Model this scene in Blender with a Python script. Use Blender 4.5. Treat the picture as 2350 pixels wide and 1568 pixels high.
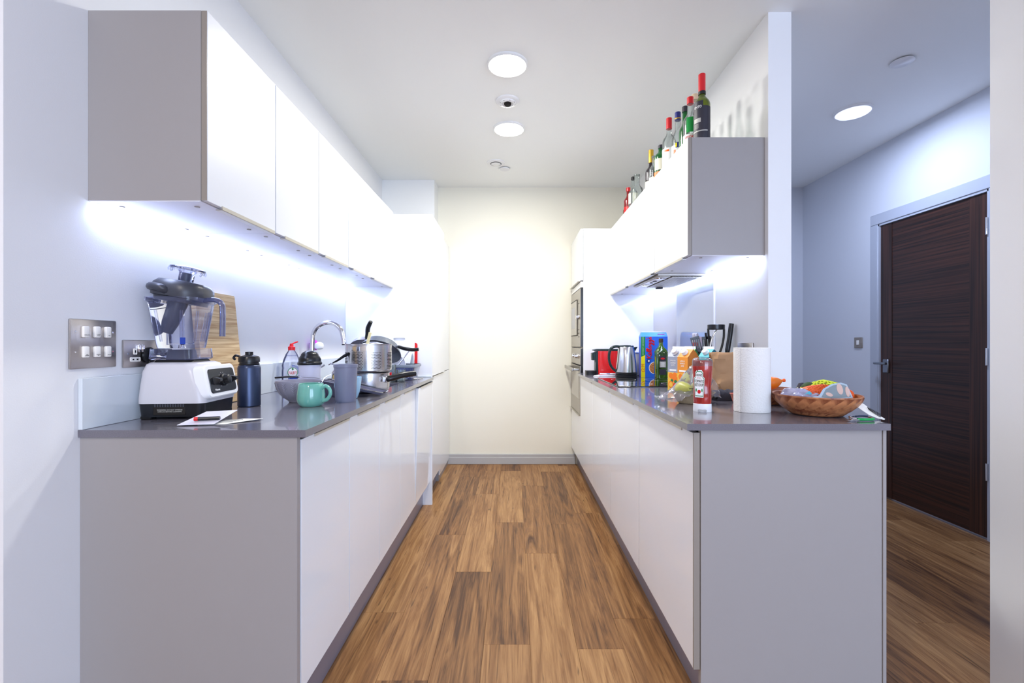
import bpy, bmesh, math, random
from mathutils import Vector, Matrix, noise
random.seed(7)
PI = math.pi
scn = bpy.context.scene
COL = scn.collection
for o in list(bpy.data.objects): bpy.data.objects.remove(o)

# ------------------------------------------------------------------ camera
HC = 1.146                                   # eye height
cam_d = bpy.data.cameras.new('camera'); cam = bpy.data.objects.new('camera', cam_d); COL.objects.link(cam)
cam.location = (0, 0, HC); cam.rotation_euler = (PI/2, 0, 0)
cam_d.sensor_width = 36; cam_d.lens = 1060/2350*36
cam_d.shift_x = -5/2350; cam_d.shift_y = 5/2350
cam_d.clip_start = .02
scn.camera = cam
# ------------------------------------------------------------------ world, exposure, room lights, added fill lamps
scn.view_settings.view_transform = 'Standard'; scn.view_settings.look = 'None'
scn.view_settings.gamma = 1; scn.view_settings.use_curve_mapping = False
scn.view_settings.exposure = 0.22
w = bpy.data.worlds.new('world'); scn.world = w; w.use_nodes = True
w.node_tree.nodes['Background'].inputs[0].default_value = (.45, .6, 1, 1)
w.node_tree.nodes['Background'].inputs[1].default_value = .6

def area(name, loc, rot, shape, sx, sy, energy, color):
    d = bpy.data.lights.new(name, 'AREA'); d.shape = shape; d.size = sx; d.size_y = sy
    d.energy = energy; d.color = color
    o = bpy.data.objects.new(name, d); COL.objects.link(o); o.location = loc; o.rotation_euler = rot
    return o
K_WARM = (1, .985, .925); LEDC = (.50, .60, 1.0)
P_KITCHEN, P_HALL, P_STRIP, P_LIVING_FILL, P_REAR_FILL = 16, 17.0, 3.0, 44, 145
CEIL = 2.635
for y in (2.457, 3.19):
    area('kitchen_downlight_lamp', (-.036, y, CEIL-.028), (0, 0, 0), 'DISK', .19, .19, P_KITCHEN, K_WARM)
area('hall_downlight_lamp', (2.17, 2.958, CEIL-.028), (0, 0, 0), 'DISK', .19, .19, P_HALL, (.62, .72, 1))
area('undercabinet_lamp', (-1.180, 2.30, 1.530), (0, 0, 0), 'RECTANGLE', .014, 1.96, P_STRIP, LEDC)
area('undercabinet_lamp', (1.120, 2.94, 1.530), (0, 0, 0), 'RECTANGLE', .014, 1.62, P_STRIP*.8, LEDC)
for x, y in ((-.9, -.5), (-.9, -2.0)):
    area('living_fill_lamp', (x, y, CEIL-.028), (0, 0, 0), 'DISK', .19, .19, P_LIVING_FILL*.5, (1, .93, .86))  # warm fill lamps added out of view behind the camera, no fixtures
area('rear_fill_lamp', (2.0, -3.15, 1.45), (PI/2, 0, 0), 'RECTANGLE', 3.0, 1.9, P_REAR_FILL, (.60, .74, 1))  # added bluish fill from an unseen window, set right to cool the end panels

# ------------------------------------------------------------------ helpers
def srgb(h):
    h = h.lstrip('#'); v = [int(h[i:i+2], 16)/255 for i in (0, 2, 4)]
    return tuple((c/12.92 if c <= .04045 else ((c+.055)/1.055)**2.4) for c in v) + (1,)
MATS = {}
def mat(name, col='#cccccc', rough=.5, metal=0., spec=.5, coat=0., bump=None, trans=0., ior=1.45, emit=None, estr=0., var=None, sss=0., alpha=1., stretch=None, brush=None):
    m = bpy.data.materials.new(name); m.use_nodes = True; MATS[name] = m
    nt = m.node_tree; b = nt.nodes['Principled BSDF']; L = nt.links.new
    c = srgb(col) if isinstance(col, str) else col
    b.inputs['Base Color'].default_value = c; b.inputs['Roughness'].default_value = rough
    b.inputs['Metallic'].default_value = metal; b.inputs['Specular IOR Level'].default_value = spec
    b.inputs['Coat Weight'].default_value = coat; b.inputs['Coat Roughness'].default_value = .04
    b.inputs['Transmission Weight'].default_value = trans; b.inputs['IOR'].default_value = ior
    b.inputs['Alpha'].default_value = alpha
    if sss: b.inputs['Subsurface Weight'].default_value = sss; b.inputs['Subsurface Radius'].default_value = (.02, .01, .005)
    if emit: b.inputs['Emission Color'].default_value = srgb(emit) if isinstance(emit, str) else emit; b.inputs['Emission Strength'].default_value = estr
    tc = None
    def coord(s=(1, 1, 1)):
        tc = nt.nodes.new('ShaderNodeTexCoord'); mp = nt.nodes.new('ShaderNodeMapping'); mp.inputs['Scale'].default_value = s
        L(tc.outputs['Object'], mp.inputs['Vector']); return mp.outputs['Vector']
    if var:   # (scale, amount, second colour)
        n = nt.nodes.new('ShaderNodeTexNoise'); n.inputs['Scale'].default_value = var[0]; n.inputs['Detail'].default_value = 4
        L(coord(stretch or (1, 1, 1)), n.inputs['Vector'])
        r = nt.nodes.new('ShaderNodeMapRange'); r.inputs[1].default_value = .35; r.inputs[2].default_value = .65; r.inputs[4].default_value = var[1]
        L(n.outputs['Fac'], r.inputs[0])
        mx = nt.nodes.new('ShaderNodeMix'); mx.data_type = 'RGBA'; mx.inputs[6].default_value = c; mx.inputs[7].default_value = srgb(var[2])
        L(r.outputs[0], mx.inputs[0]); L(mx.outputs[2], b.inputs['Base Color'])
    if bump:  # (scale, strength)
        n = nt.nodes.new('ShaderNodeTexNoise'); n.inputs['Scale'].default_value = bump[0]; n.inputs['Detail'].default_value = 3
        L(coord(brush or (1, 1, 1)), n.inputs['Vector'])
        bp = nt.nodes.new('ShaderNodeBump'); bp.inputs['Strength'].default_value = bump[1]; bp.inputs['Distance'].default_value = .002
        L(n.outputs['Fac'], bp.inputs['Height']); L(bp.outputs['Normal'], b.inputs['Normal'])
    return m
def clear(name, tint='#ffffff', edge='#8890c0', edge_amt=.5, body=.04, rough=.03):
    """thin clear plastic or glass: transparent, a little body colour, darker where seen edge-on, glossy"""
    m = bpy.data.materials.new(name); m.use_nodes = True; MATS[name] = m
    nt = m.node_tree; nt.nodes.clear(); L = nt.links.new
    out = nt.nodes.new('ShaderNodeOutputMaterial')
    tr = nt.nodes.new('ShaderNodeBsdfTransparent'); tr.inputs[0].default_value = srgb(tint)
    df = nt.nodes.new('ShaderNodeBsdfPrincipled'); df.inputs['Base Color'].default_value = srgb(edge); df.inputs['Roughness'].default_value = .2
    gl = nt.nodes.new('ShaderNodeBsdfGlossy'); gl.inputs['Roughness'].default_value = rough; gl.inputs[0].default_value = (1, 1, 1, 1)
    lw = nt.nodes.new('ShaderNodeLayerWeight'); lw.inputs[0].default_value = .35
    mr = nt.nodes.new('ShaderNodeMapRange'); mr.inputs[3].default_value = body; mr.inputs[4].default_value = body+edge_amt
    L(lw.outputs['Facing'], mr.inputs[0])
    m1 = nt.nodes.new('ShaderNodeMixShader'); L(mr.outputs[0], m1.inputs[0]); L(tr.outputs[0], m1.inputs[1]); L(df.outputs[0], m1.inputs[2])
    fr = nt.nodes.new('ShaderNodeFresnel'); fr.inputs[0].default_value = 1.35
    m2 = nt.nodes.new('ShaderNodeMixShader'); L(fr.outputs[0], m2.inputs[0]); L(m1.outputs[0], m2.inputs[1]); L(gl.outputs[0], m2.inputs[2])
    L(m2.outputs[0], out.inputs[0]); return m

def wood_floor():
    m = bpy.data.materials.new('wood_floor'); m.use_nodes = True; nt = m.node_tree; L = nt.links.new; N = nt.nodes.new
    b = nt.nodes['Principled BSDF']; b.inputs['Roughness'].default_value = .42; b.inputs['Specular IOR Level'].default_value = .35
    tc = N('ShaderNodeTexCoord'); oi = N('ShaderNodeObjectInfo')
    mul = N('ShaderNodeVectorMath'); mul.operation = 'SCALE'; mul.inputs[3].default_value = 37.
    cb = N('ShaderNodeCombineXYZ'); L(oi.outputs['Random'], cb.inputs[0]); L(oi.outputs['Random'], cb.inputs[1]); L(cb.outputs[0], mul.inputs[0])
    add = N('ShaderNodeVectorMath'); L(tc.outputs['Object'], add.inputs[0]); L(mul.outputs[0], add.inputs[1])
    def noise_(scale, sx, sy, det=5, dist=0.):
        mp = N('ShaderNodeMapping'); mp.inputs['Scale'].default_value = (sx, sy, 1); L(add.outputs[0], mp.inputs['Vector'])
        n = N('ShaderNodeTexNoise'); n.inputs['Scale'].default_value = scale; n.inputs['Detail'].default_value = det; n.inputs['Distortion'].default_value = dist
        n.inputs['Roughness'].default_value = .62
        L(mp.outputs[0], n.inputs['Vector']); return n.outputs['Fac']
    broad = noise_(1.0, 22, 1.5, 4, 1.4)
    fine = noise_(1.0, 150, 4.0, 5, .6)
    ramp = N('ShaderNodeValToRGB'); e = ramp.color_ramp.elements
    e[0].position = .33; e[0].color = srgb('#4d301c'); e[1].position = .70; e[1].color = srgb('#b08658')
    x = ramp.color_ramp.elements.new(.5); x.color = srgb('#875e38')
    mixf = N('ShaderNodeMath'); mixf.operation = 'MULTIPLY_ADD'; L(fine, mixf.inputs[0]); mixf.inputs[1].default_value = .38
    sc = N('ShaderNodeMath'); sc.operation = 'MULTIPLY'; L(broad, sc.inputs[0]); sc.inputs[1].default_value = .66; L(sc.outputs[0], mixf.inputs[2])
    sh = N('ShaderNodeMath'); sh.operation = 'MULTIPLY_ADD'; L(oi.outputs['Random'], sh.inputs[0]); sh.inputs[1].default_value = .17; sh.inputs[2].default_value = -.095
    ad = N('ShaderNodeMath'); ad.operation = 'ADD'; L(mixf.outputs[0], ad.inputs[0]); L(sh.outputs[0], ad.inputs[1]); L(ad.outputs[0], ramp.inputs[0])
    # dark cracks and knots
    crack = noise_(1.0, 34, 1.6, 2, 2.2)
    cr = N('ShaderNodeMapRange'); cr.inputs[1].default_value = .66; cr.inputs[2].default_value = .72; L(crack, cr.inputs[0])
    mpk = N('ShaderNodeMapping'); mpk.inputs['Scale'].default_value = (9, 3.2, 1); L(add.outputs[0], mpk.inputs['Vector'])
    vo = N('ShaderNodeTexVoronoi'); vo.inputs['Scale'].default_value = 1.0; L(mpk.outputs[0], vo.inputs['Vector'])
    kr = N('ShaderNodeMapRange'); kr.inputs[1].default_value = .07; kr.inputs[2].default_value = .03; kr.inputs[3].default_value = 0; kr.inputs[4].default_value = 1; L(vo.outputs['Distance'], kr.inputs[0])
    mx1 = N('ShaderNodeMath'); mx1.operation = 'MAXIMUM'; L(cr.outputs[0], mx1.inputs[0]); L(kr.outputs[0], mx1.inputs[1])
    mf = N('ShaderNodeMath'); mf.operation = 'MULTIPLY'; mf.inputs[1].default_value = .65; L(mx1.outputs[0], mf.inputs[0])
    mx = N('ShaderNodeMix'); mx.data_type = 'RGBA'; L(mf.outputs[0], mx.inputs[0]); L(ramp.outputs[0], mx.inputs[6]); mx.inputs[7].default_value = srgb('#3b2618')
    L(mx.outputs[2], b.inputs['Base Color'])
    bp = N('ShaderNodeBump'); bp.inputs['Strength'].default_value = .12; bp.inputs['Distance'].default_value = .001; L(fine, bp.inputs['Height']); L(bp.outputs[0], b.inputs['Normal'])
    MATS['wood_floor'] = m
def veneer(name, c1, c2, sx, sy, sz, rough=.35):
    m = bpy.data.materials.new(name); m.use_nodes = True; nt = m.node_tree; L = nt.links.new; N = nt.nodes.new
    b = nt.nodes['Principled BSDF']; b.inputs['Roughness'].default_value = rough
    tc = N('ShaderNodeTexCoord'); mp = N('ShaderNodeMapping'); mp.inputs['Scale'].default_value = (sx, sy, sz); L(tc.outputs['Object'], mp.inputs['Vector'])
    n = N('ShaderNodeTexNoise'); n.inputs['Scale'].default_value = 1; n.inputs['Detail'].default_value = 6; n.inputs['Distortion'].default_value = .5; L(mp.outputs[0], n.inputs['Vector'])
    r = N('ShaderNodeValToRGB'); r.color_ramp.elements[0].position = .36; r.color_ramp.elements[0].color = srgb(c1); r.color_ramp.elements[1].position = .66; r.color_ramp.elements[1].color = srgb(c2)
    L(n.outputs['Fac'], r.inputs[0]); L(r.outputs[0], b.inputs['Base Color']); MATS[name] = m

wood_floor()
mat('wall_paint', '#e6e7ea', .6, bump=(260, .10))
mat('ceiling_paint', '#f8faf9', .8)
mat('lit_wall_paint', '#eeeff1', .6)  # wall paint made lighter to stand in for light on the right-hand walls
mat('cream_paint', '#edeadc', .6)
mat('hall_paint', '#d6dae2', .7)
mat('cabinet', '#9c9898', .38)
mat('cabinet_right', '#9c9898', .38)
mat('gloss', '#eceef2', .12, coat=.3)
mat('gloss_wall', '#e2e4e8', .36)
mat('under', '#dcdce6', .3)
mat('door_edge', '#8f877f', .35)
mat('handle_alu', '#c9c4ba', .28, metal=.6)
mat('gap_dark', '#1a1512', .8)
mat('plinth', '#8d8b9a', .3, metal=.3)
mat('quartz', '#64616a', .17, spec=.7, coat=.45, var=(420, .35, '#83808c'))
mat('upstand', '#d3dbe2', .15, coat=.5)
mat('splash_glass', '#c9d0dc', .05, coat=.8)
mat('skirting', '#b4b4b6', .4)
mat('steel', '#c8c8cc', .22, metal=1, bump=(60, .08), brush=(1, 1, 14))
mat('steel_mirror', '#d8d8dc', .07, metal=1)
mat('brushed_plate', '#b3adaa', .30, metal=1, bump=(40, .12), brush=(1, 14, 1))
mat('oven_steel', '#aaa59e', .30, metal=.9)
mat('oven_glass', '#a9a49d', .12, metal=.5)
mat('chrome', '#e6e6ea', .05, metal=1)
mat('black_plastic', '#15161a', .28)
mat('dark_plastic', '#3a3c45', .35)
mat('dark_green_black', '#0e2526', .25)
mat('black_glass', '#06070a', .02, coat=1.)
mat('white_plastic', '#ecedf0', .3)
mat('white_matte', '#eeeeee', .7)
mat('blender_white', '#cbc9ce', .28, bump=(500, .05))
mat('bottle_blue', '#39435c', .30, metal=.55)
mat('red_plastic', '#d3131a', .3)
mat('machine_red', '#d8191c', .22, coat=.4)
mat('lamp_face', '#ffffff', .5, emit=(1, .97, .9, 1), estr=45)
mat('lamp_face_hall', '#ffffff', .5, emit=(.60, .66, .9, 1), estr=1.05)
mat('led', '#ffffff', .5, emit=(.62, .72, 1, 1), estr=14)
mat('trim_white', '#eff0f0', .5)
mat('frame_paint', '#b4bac6', .4)
mat('bowl_grey', '#8c8a98', .35, spec=.6)
mat('mug_mint', '#7cb9a6', .12, coat=.6, var=(18, .55, '#4f9f98'), stretch=(1, 1, .35))
mat('mug_blue', '#9cc4dd', .15, coat=.5)
mat('cup_grey', '#80849c', .3, alpha=.86, coat=.2)
mat('shaker_white', '#c9c9dc', .4, alpha=.95, bump=(60, .2))
mat('granite', '#24262c', .35, var=(900, .8, '#8b94a2'))
mat('granite_in', '#101114', .4, var=(900, .5, '#3b3f4a'))
mat('wood_pale', '#e6d9a4', .5)
mat('rack_grey', '#7f8794', .4)
mat('plate_white', '#d5d5dc', .15, coat=.4)
mat('plate_dark', '#7d8a90', .2, coat=.4)
mat('sponge_green', '#b5dc84', .9, bump=(200, .5))
mat('sponge_yellow', '#c9b070', .9, bump=(200, .5))
mat('navy', '#161a4a', .4)
mat('magenta', '#c22bd0', .5)
mat('sink_steel', '#55535f', .3, metal=.8)
mat('tin', '#66667c', .3, metal=.35)
mat('ketchup', '#8f1712', .12, coat=.7, var=(55, .8, '#b32c20'), stretch=(1, 1, .4))
mat('paper', '#f2f2ec', .6)
mat('print_black', '#16161a', .5)
mat('print_green', '#3e8a55', .5)
mat('print_red', '#d9121f', .4)
mat('print_white', '#f6f6f6', .5)
mat('print_blue', '#1b3c9c', .5)
mat('print_magenta', '#d22e9e', .5)
mat('tissue', '#e9e8e6', .9, bump=(190, .9))
mat('box_blue', '#2a69dc', .4)
mat('box_light_blue', '#4b97f0', .4)
mat('box_green', '#158a2c', .4)
mat('box_yellow', '#f4e512', .4)
mat('cereal', '#d5935a', .7, var=(90, .8, '#8d4a22'))
mat('fruit_orange', '#ef7d1a', .45)
mat('fruit_red', '#d5382f', .45)
mat('fruit_green', '#7cb04a', .45)
mat('leaf_green', '#1f7a44', .5)
mat('carton_orange', '#e8912a', .4)
mat('carton_brown', '#c0742c', .45)
mat('carton_yellow', '#f0c046', .4)
mat('carton_grey', '#9aa0b4', .4)
mat('carton_teal', '#0f6f88', .4)
mat('carton_aqua', '#57b7c9', .4)
mat('label_grey', '#b4b2ac', .5)
mat('kraft', '#b08a66', .8, bump=(30, .5), var=(12, .4, '#97724f'))
mat('mitt', '#3c3b46', .9, bump=(120, .5))
mat('pear', '#a9ab4e', .4, var=(40, .6, '#c3bb6c'))
mat('stem_brown', '#3a2a18', .7)
mat('pulp', '#a8977a', .9, bump=(90, .7))
mat('label_dark', '#2c2a36', .5)
mat('red_cap', '#d01522', .3, coat=.4)
mat('blue_cap', '#18247e', .3, coat=.4)
mat('gold_cap', '#caa238', .3, metal=.5)
mat('cork', '#cdb494', .7)
mat('green_label', '#18a04a', .4)
mat('orange_label', '#ef6a1c', .4)
mat('cream_label', '#e9e6d2', .6)
mat('dark_wine', '#1c0d18', .08, coat=.8)
mat('red_glass', '#7e0f16', .1, coat=.6)
mat('amber_glass', '#6f2a14', .1, coat=.6)
mat('olive_green', '#1c3a0c', .06, coat=.9, var=(9, .7, '#4c7a12'))
mat('silver_cap', '#b9b7c4', .35, metal=.6)
mat('net_orange', '#f2662a', .6)
mat('net_yellow', '#d9e63a', .5)
mat('avocado', '#2f4a1c', .7)
mat('pack_lilac', '#a9a6c6', .15, coat=.6, var=(24, .7, '#c9c6dd'))
mat('tag_blue', '#a9bccb', .25, coat=.3)
mat('green_clip', '#12a04c', .35)
mat('black_rubber', '#0b0b0d', .6)
mat('outlet_white', '#f3f1ec', .3)
mat('door_handle_metal', '#8f949c', .3, metal=.9)
mat('print_peach', '#cfb0a4', .5)
mat('pink', '#e58f7c', .6)
mat('sachet', '#d8d6e4', .3, coat=.4)
clear('clear_plastic', '#f6f8ff', '#8f96d0', .42, .04)
clear('clear_smoke', '#c9cfe6', '#666c9c', .6, .2)
clear('clear_glass', '#f4f8f7', '#b4bebe', .42, .06)
clear('clear_olive', '#b6c23a', '#5b6a12', .55, .35)
clear('clear_film', '#f6f7fc', '#c4c2d0', .34, .13, .08)
clear('clear_green', '#3db75a', '#0f6a30', .5, .4)
veneer('walnut_h', '#1b110e', '#47291f', 1.2, 1.2, 130)
veneer('walnut_v', '#231511', '#4c2d22', 110, 110, 1.2)
veneer('bamboo', '#b08c62', '#dcc296', 5, 2, 110, .5)
veneer('basket', '#7a3c22', '#c07f52', 30, 30, 30, .4)

# --- mesh builders
def BM(): return bmesh.new()
def box(bm, x0, x1, y0, y1, z0, z1, bev=0, M=None, seg=1):
    r = bmesh.ops.create_cube(bm, size=1); vs = r['verts']
    for v in vs: v.co = Vector(((x0+x1)/2+v.co.x*(x1-x0), (y0+y1)/2+v.co.y*(y1-y0), (z0+z1)/2+v.co.z*(z1-z0)))
    if bev:
        es = list({e for v in vs for e in v.link_edges})
        g = bmesh.ops.bevel(bm, geom=es, offset=bev, segments=seg, affect='EDGES', profile=.5)
        vs = list({v for f in g['faces'] for v in f.verts} | {v for v in vs if v.is_valid})
    if M is not None: bmesh.ops.transform(bm, matrix=M, verts=vs)
    return bm
def lathe(bm, prof, seg=32, M=None, cap0=True, cap1=True, sx=1, sy=1):
    rings = []
    for r, z in prof:
        if r < 1e-6: rings.append([bm.verts.new((0, 0, z))]); continue
        rings.append([bm.verts.new((r*sx*math.cos(2*PI*k/seg), r*sy*math.sin(2*PI*k/seg), z)) for k in range(seg)])
    for a, b in zip(rings, rings[1:]):
        for k in range(seg):
            k2 = (k+1) % seg
            if len(a) == 1 and len(b) == 1: continue
            if len(a) == 1: bm.faces.new((a[0], b[k2], b[k]))
            elif len(b) == 1: bm.faces.new((a[k], a[k2], b[0]))
            else: bm.faces.new((a[k], a[k2], b[k2], b[k]))
    if cap0 and len(rings[0]) > 1: bm.faces.new(list(reversed(rings[0])))
    if cap1 and len(rings[-1]) > 1: bm.faces.new(rings[-1])
    if M is not None: bmesh.ops.transform(bm, matrix=M, verts=[v for r in rings for v in r])
    return bm
def loft(bm, rings, cap=True, closed=True, M=None):
    R = [[bm.verts.new(p) for p in r] for r in rings]; n = len(R[0])
    for a, b in zip(R, R[1:]):
        for k in range(n if closed else n-1):
            bm.faces.new((a[k], a[(k+1) % n], b[(k+1) % n], b[k]))
    if cap: bm.faces.new(list(reversed(R[0]))); bm.faces.new(R[-1])
    if M is not None: bmesh.ops.transform(bm, matrix=M, verts=[v for r in R for v in r])
    return bm
def rrect(hx, hy, r, z, cx=0, cy=0, n=5, tilt=0):
    r = min(r, hx*.999, hy*.999); out = []
    for qx, qy, a0 in ((1, 1, 0), (-1, 1, PI/2), (-1, -1, PI), (1, -1, 1.5*PI)):
        for k in range(n):
            a = a0+PI/2*k/(n-1); x = cx+qx*(hx-r)+r*math.cos(a); y = cy+qy*(hy-r)+r*math.sin(a)
            out.append(Vector((x, y, z+tilt*x)))
    return out
def smooth_path(pts, n=6):
    P = [Vector(p) for p in pts]; out = []
    for i in range(len(P)-1):
        p0 = P[max(i-1, 0)]; p1 = P[i]; p2 = P[i+1]; p3 = P[min(i+2, len(P)-1)]
        for k in range(n):
            t = k/n
            out.append(.5*((2*p1)+(-p0+p2)*t+(2*p0-5*p1+4*p2-p3)*t*t+(-p0+3*p1-3*p2+p3)*t*t*t))
    return out+[P[-1]]
def tube(bm, pts, r, seg=10, n=6, flat=1., up=(0, 0, 1), smooth=True):
    P = smooth_path(pts, n) if smooth else [Vector(p) for p in pts]
    rad = r if callable(r) else (lambda t: r); rings = []; U = Vector(up); prev = None
    for i, p in enumerate(P):
        t = (P[min(i+1, len(P)-1)]-P[max(i-1, 0)]).normalized()
        if prev is None:
            a = t.cross(U)
            if a.length < 1e-3: a = t.cross(Vector((1, 0, 0)))
        else: a = prev-t*prev.dot(t)
        a.normalize(); prev = a; b = t.cross(a).normalized(); rr = rad(i/(len(P)-1))
        rings.append([p+a*rr*math.cos(2*PI*k/seg)+b*rr*flat*math.sin(2*PI*k/seg) for k in range(seg)])
    return loft(bm, rings)
def prism(bm, poly, z0, z1, M=None):
    a = [bm.verts.new((x, y, z0)) for x, y in poly]; b = [bm.verts.new((x, y, z1)) for x, y in poly]; n = len(poly)
    bm.faces.new(list(reversed(a))); bm.faces.new(b)
    for k in range(n): bm.faces.new((a[k], a[(k+1) % n], b[(k+1) % n], b[k]))
    if M is not None: bmesh.ops.transform(bm, matrix=M, verts=a+b)
    return bm
def T(x=0, y=0, z=0): return Matrix.Translation((x, y, z))
def R(ax, deg): return Matrix.Rotation(math.radians(deg), 4, ax)
UPRIGHT = R('X', 90)         # xy drawing -> standing, facing -Y

def obj(name, bm, m, parent=None, smooth=True, ang=38, M=None):
    me = bpy.data.meshes.new(name); bmesh.ops.recalc_face_normals(bm, faces=bm.faces[:]); bm.to_mesh(me); bm.free()
    me.materials.append(MATS[m])
    if smooth:
        me.shade_smooth()
        try: me.set_sharp_from_angle(angle=math.radians(ang))
        except Exception: pass
    o = bpy.data.objects.new(name, me); COL.objects.link(o)
    if parent: o.parent = parent
    if M is not None: o.matrix_local = M
    return o
def thing(name, label, cat, loc=(0, 0, 0), rz=0, group=None, rot=None):
    o = bpy.data.objects.new(name, None); COL.objects.link(o); o.empty_display_size = .02
    o.location = loc; o.rotation_euler = rot if rot else (0, 0, rz); o['label'] = label; o['category'] = cat
    if group: o['group'] = group
    return o
def tag(o, label, cat, group=None):
    o['label'] = label; o['category'] = cat
    if group: o['group'] = group
    return o
def struct(name, bm, m, parent=None, smooth=False, label=None, cat=None):
    o = obj(name, bm, m, parent, smooth)
    if not parent:
        o['kind'] = 'structure'
        if label: o['label'] = label
        if cat: o['category'] = cat
    return o
def text(s, size, m, parent, M=None, bend=None, z=0., ext=.0002, name='lettering', sx=1., align='CENTER', shear=0., tall=1.):
    """upright flat lettering facing -Y (M places it), or wrapped on a cylinder of radius bend at height z"""
    c = bpy.data.curves.new('lettering', 'FONT'); c.body = s; c.size = size; c.align_x = align; c.align_y = 'CENTER'; c.extrude = ext; c.resolution_u = 2; c.shear = shear
    t = bpy.data.objects.new('tmp', c); me = t.to_mesh().copy(); t.to_mesh_clear(); bpy.data.objects.remove(t); bpy.data.curves.remove(c)
    me.name = name
    for v in me.vertices:
        x, y, zz = v.co; x *= sx; y *= tall
        if bend:
            a = x/bend; v.co = ((bend+zz)*math.sin(a), -(bend+zz)*math.cos(a), y+z)
        else: v.co = (x, -zz, y)
    me.materials.clear(); me.materials.append(MATS[m])
    o = bpy.data.objects.new(name, me); COL.objects.link(o); o.parent = parent
    if M is not None: o.matrix_local = M
    return o
def wrap_patch(bm, R_, z0, z1, a0, a1, n=16, t=.0003):
    """a curved label on a cylinder of radius R_, angles in degrees measured from -Y towards +X"""
    rings = []
    for k in range(n+1):
        a = math.radians(a0+(a1-a0)*k/n); s, c = math.sin(a), -math.cos(a)
        rings.append([(R_*s, R_*c, z0), ((R_+t)*s, (R_+t)*c, z0), ((R_+t)*s, (R_+t)*c, z1), (R_*s, R_*c, z1)])
    return loft(bm, rings)
def disc_patch(bm, cx, cz, r, y, n=18, sx=1., sz=1.):
    vs = [bm.verts.new((cx+r*sx*math.cos(2*PI*k/n), y, cz+r*sz*math.sin(2*PI*k/n))) for k in range(n)]
    c = bm.verts.new((cx, y-.0006, cz))
    for k in range(n): bm.faces.new((c, vs[k], vs[(k+1) % n]))
def face_cam(x, y): return math.atan2(-x, y)   # turns -Y towards the viewer's side of the room

# ================================================================== SETTING
XL, XR, YF = -1.20, 1.14, 4.40            # kitchen left wall, right wall, far wall
HX = 2.75                                 # hall's right wall
WT = .908                                 # worktop height
struct('wall_left', box(BM(), XL-.45, XL, 1.085, YF+.1, -.02, CEIL+.02), 'wall_paint')
struct('wall_front_left', box(BM(), -3.3, XL-.45, 1.085, 1.2, -.02, CEIL+.02), 'wall_paint')
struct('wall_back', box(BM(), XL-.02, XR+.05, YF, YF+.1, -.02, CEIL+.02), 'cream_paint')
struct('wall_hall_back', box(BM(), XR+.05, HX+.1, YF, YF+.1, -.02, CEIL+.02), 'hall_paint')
struct('wall_right', box(BM(), XR, XR+.104, 2.073, YF, 0, CEIL+.01), 'lit_wall_paint')
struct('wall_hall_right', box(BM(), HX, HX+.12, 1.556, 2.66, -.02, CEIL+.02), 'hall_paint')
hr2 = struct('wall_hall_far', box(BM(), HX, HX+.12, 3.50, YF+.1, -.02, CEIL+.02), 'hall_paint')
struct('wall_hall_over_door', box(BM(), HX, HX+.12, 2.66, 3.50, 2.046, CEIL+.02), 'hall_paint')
struct('wall_front_right', box(BM(), 1.602, 4.1, 1.42, 1.555, 0, CEIL+.01), 'lit_wall_paint')
struct('wall_living_right', box(BM(), 4.0, 4.1, -3.1, 1.5, -.02, CEIL+.02), 'wall_paint')
struct('wall_living_left', box(BM(), -3.4, -3.3, -3.1, 1.2, -.02, CEIL+.02), 'wall_paint')
bm = BM(); box(bm, -3.4, .4, -3.1, -3.0, 0, CEIL); box(bm, 3.6, 4.1, -3.1, -3.0, 0, CEIL); box(bm, .4, 3.6, -3.1, -3.0, 0, .45); box(bm, .4, 3.6, -3.1, -3.0, 2.4, CEIL)
struct('wall_living_back', bm, 'wall_paint')
bm = BM()
for x in (.4, 1.95, 3.52): box(bm, x, x+.07, -3.08, -3.02, .45, 2.4)
for z in (.45, 2.33): box(bm, .4, 3.6, -3.08, -3.02, z, z+.07)
struct('added_window_1', bm, 'trim_white')  # unseen window, added to go with the rear fill lamp
struct('wall_duct', box(BM(), XL, -.725, 4.2, YF, 2.066, CEIL), 'trim_white')
struct('ceiling', box(BM(), -3.4, 4.1, -3.1, YF+.1, CEIL, CEIL+.06), 'ceiling_paint')
bm = BM(); box(bm, -.66, .58, YF-.016, YF, 0, .098, .004); box(bm, -.66, .58, YF-.019, YF, .0, .068, .003)
struct('baseboard_back', bm, 'skirting')
struct('baseboard_hall', box(BM(), XR+.104, HX, YF-.016, YF, 0, .098, .003), 'skirting')
# floor: planks along the kitchen, each one a piece
fl = struct('floor', box(BM(), -3.4, 4.1, -3.1, YF+.05, -.05, -.0035), 'wood_floor')
PW, PL = .1765, 1.2
ends = {-4: 1.969, -3: 1.571, -2: 2.32, -1: 1.76, 0: 1.325, 1: 1.733, 2: 1.925}
for r in range(-7, 16):
    x0 = .06+PW*r
    if x0 > HX-.02: break
    e = ends.get(r, 1.2+((r*0.731) % 1.0)*1.2)
    y = e-PL*3
    while y < YF-.02:
        a, b_ = max(y, -1.2), min(y+PL, YF)
        if b_-a > .03 and b_ > -1.1 and not (x0+PW < .1 and False):
            xa, xb = x0+.0003, min(x0+PW, HX)-.0003
            bm = BM(); box(bm, 0, xb-xa, 0, b_-a-.0006, -.0035, 0, .0006)
            p = obj('plank', bm, 'wood_floor', fl, smooth=False); p.location = (xa, a+.0003, 0)
        y += PL

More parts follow.
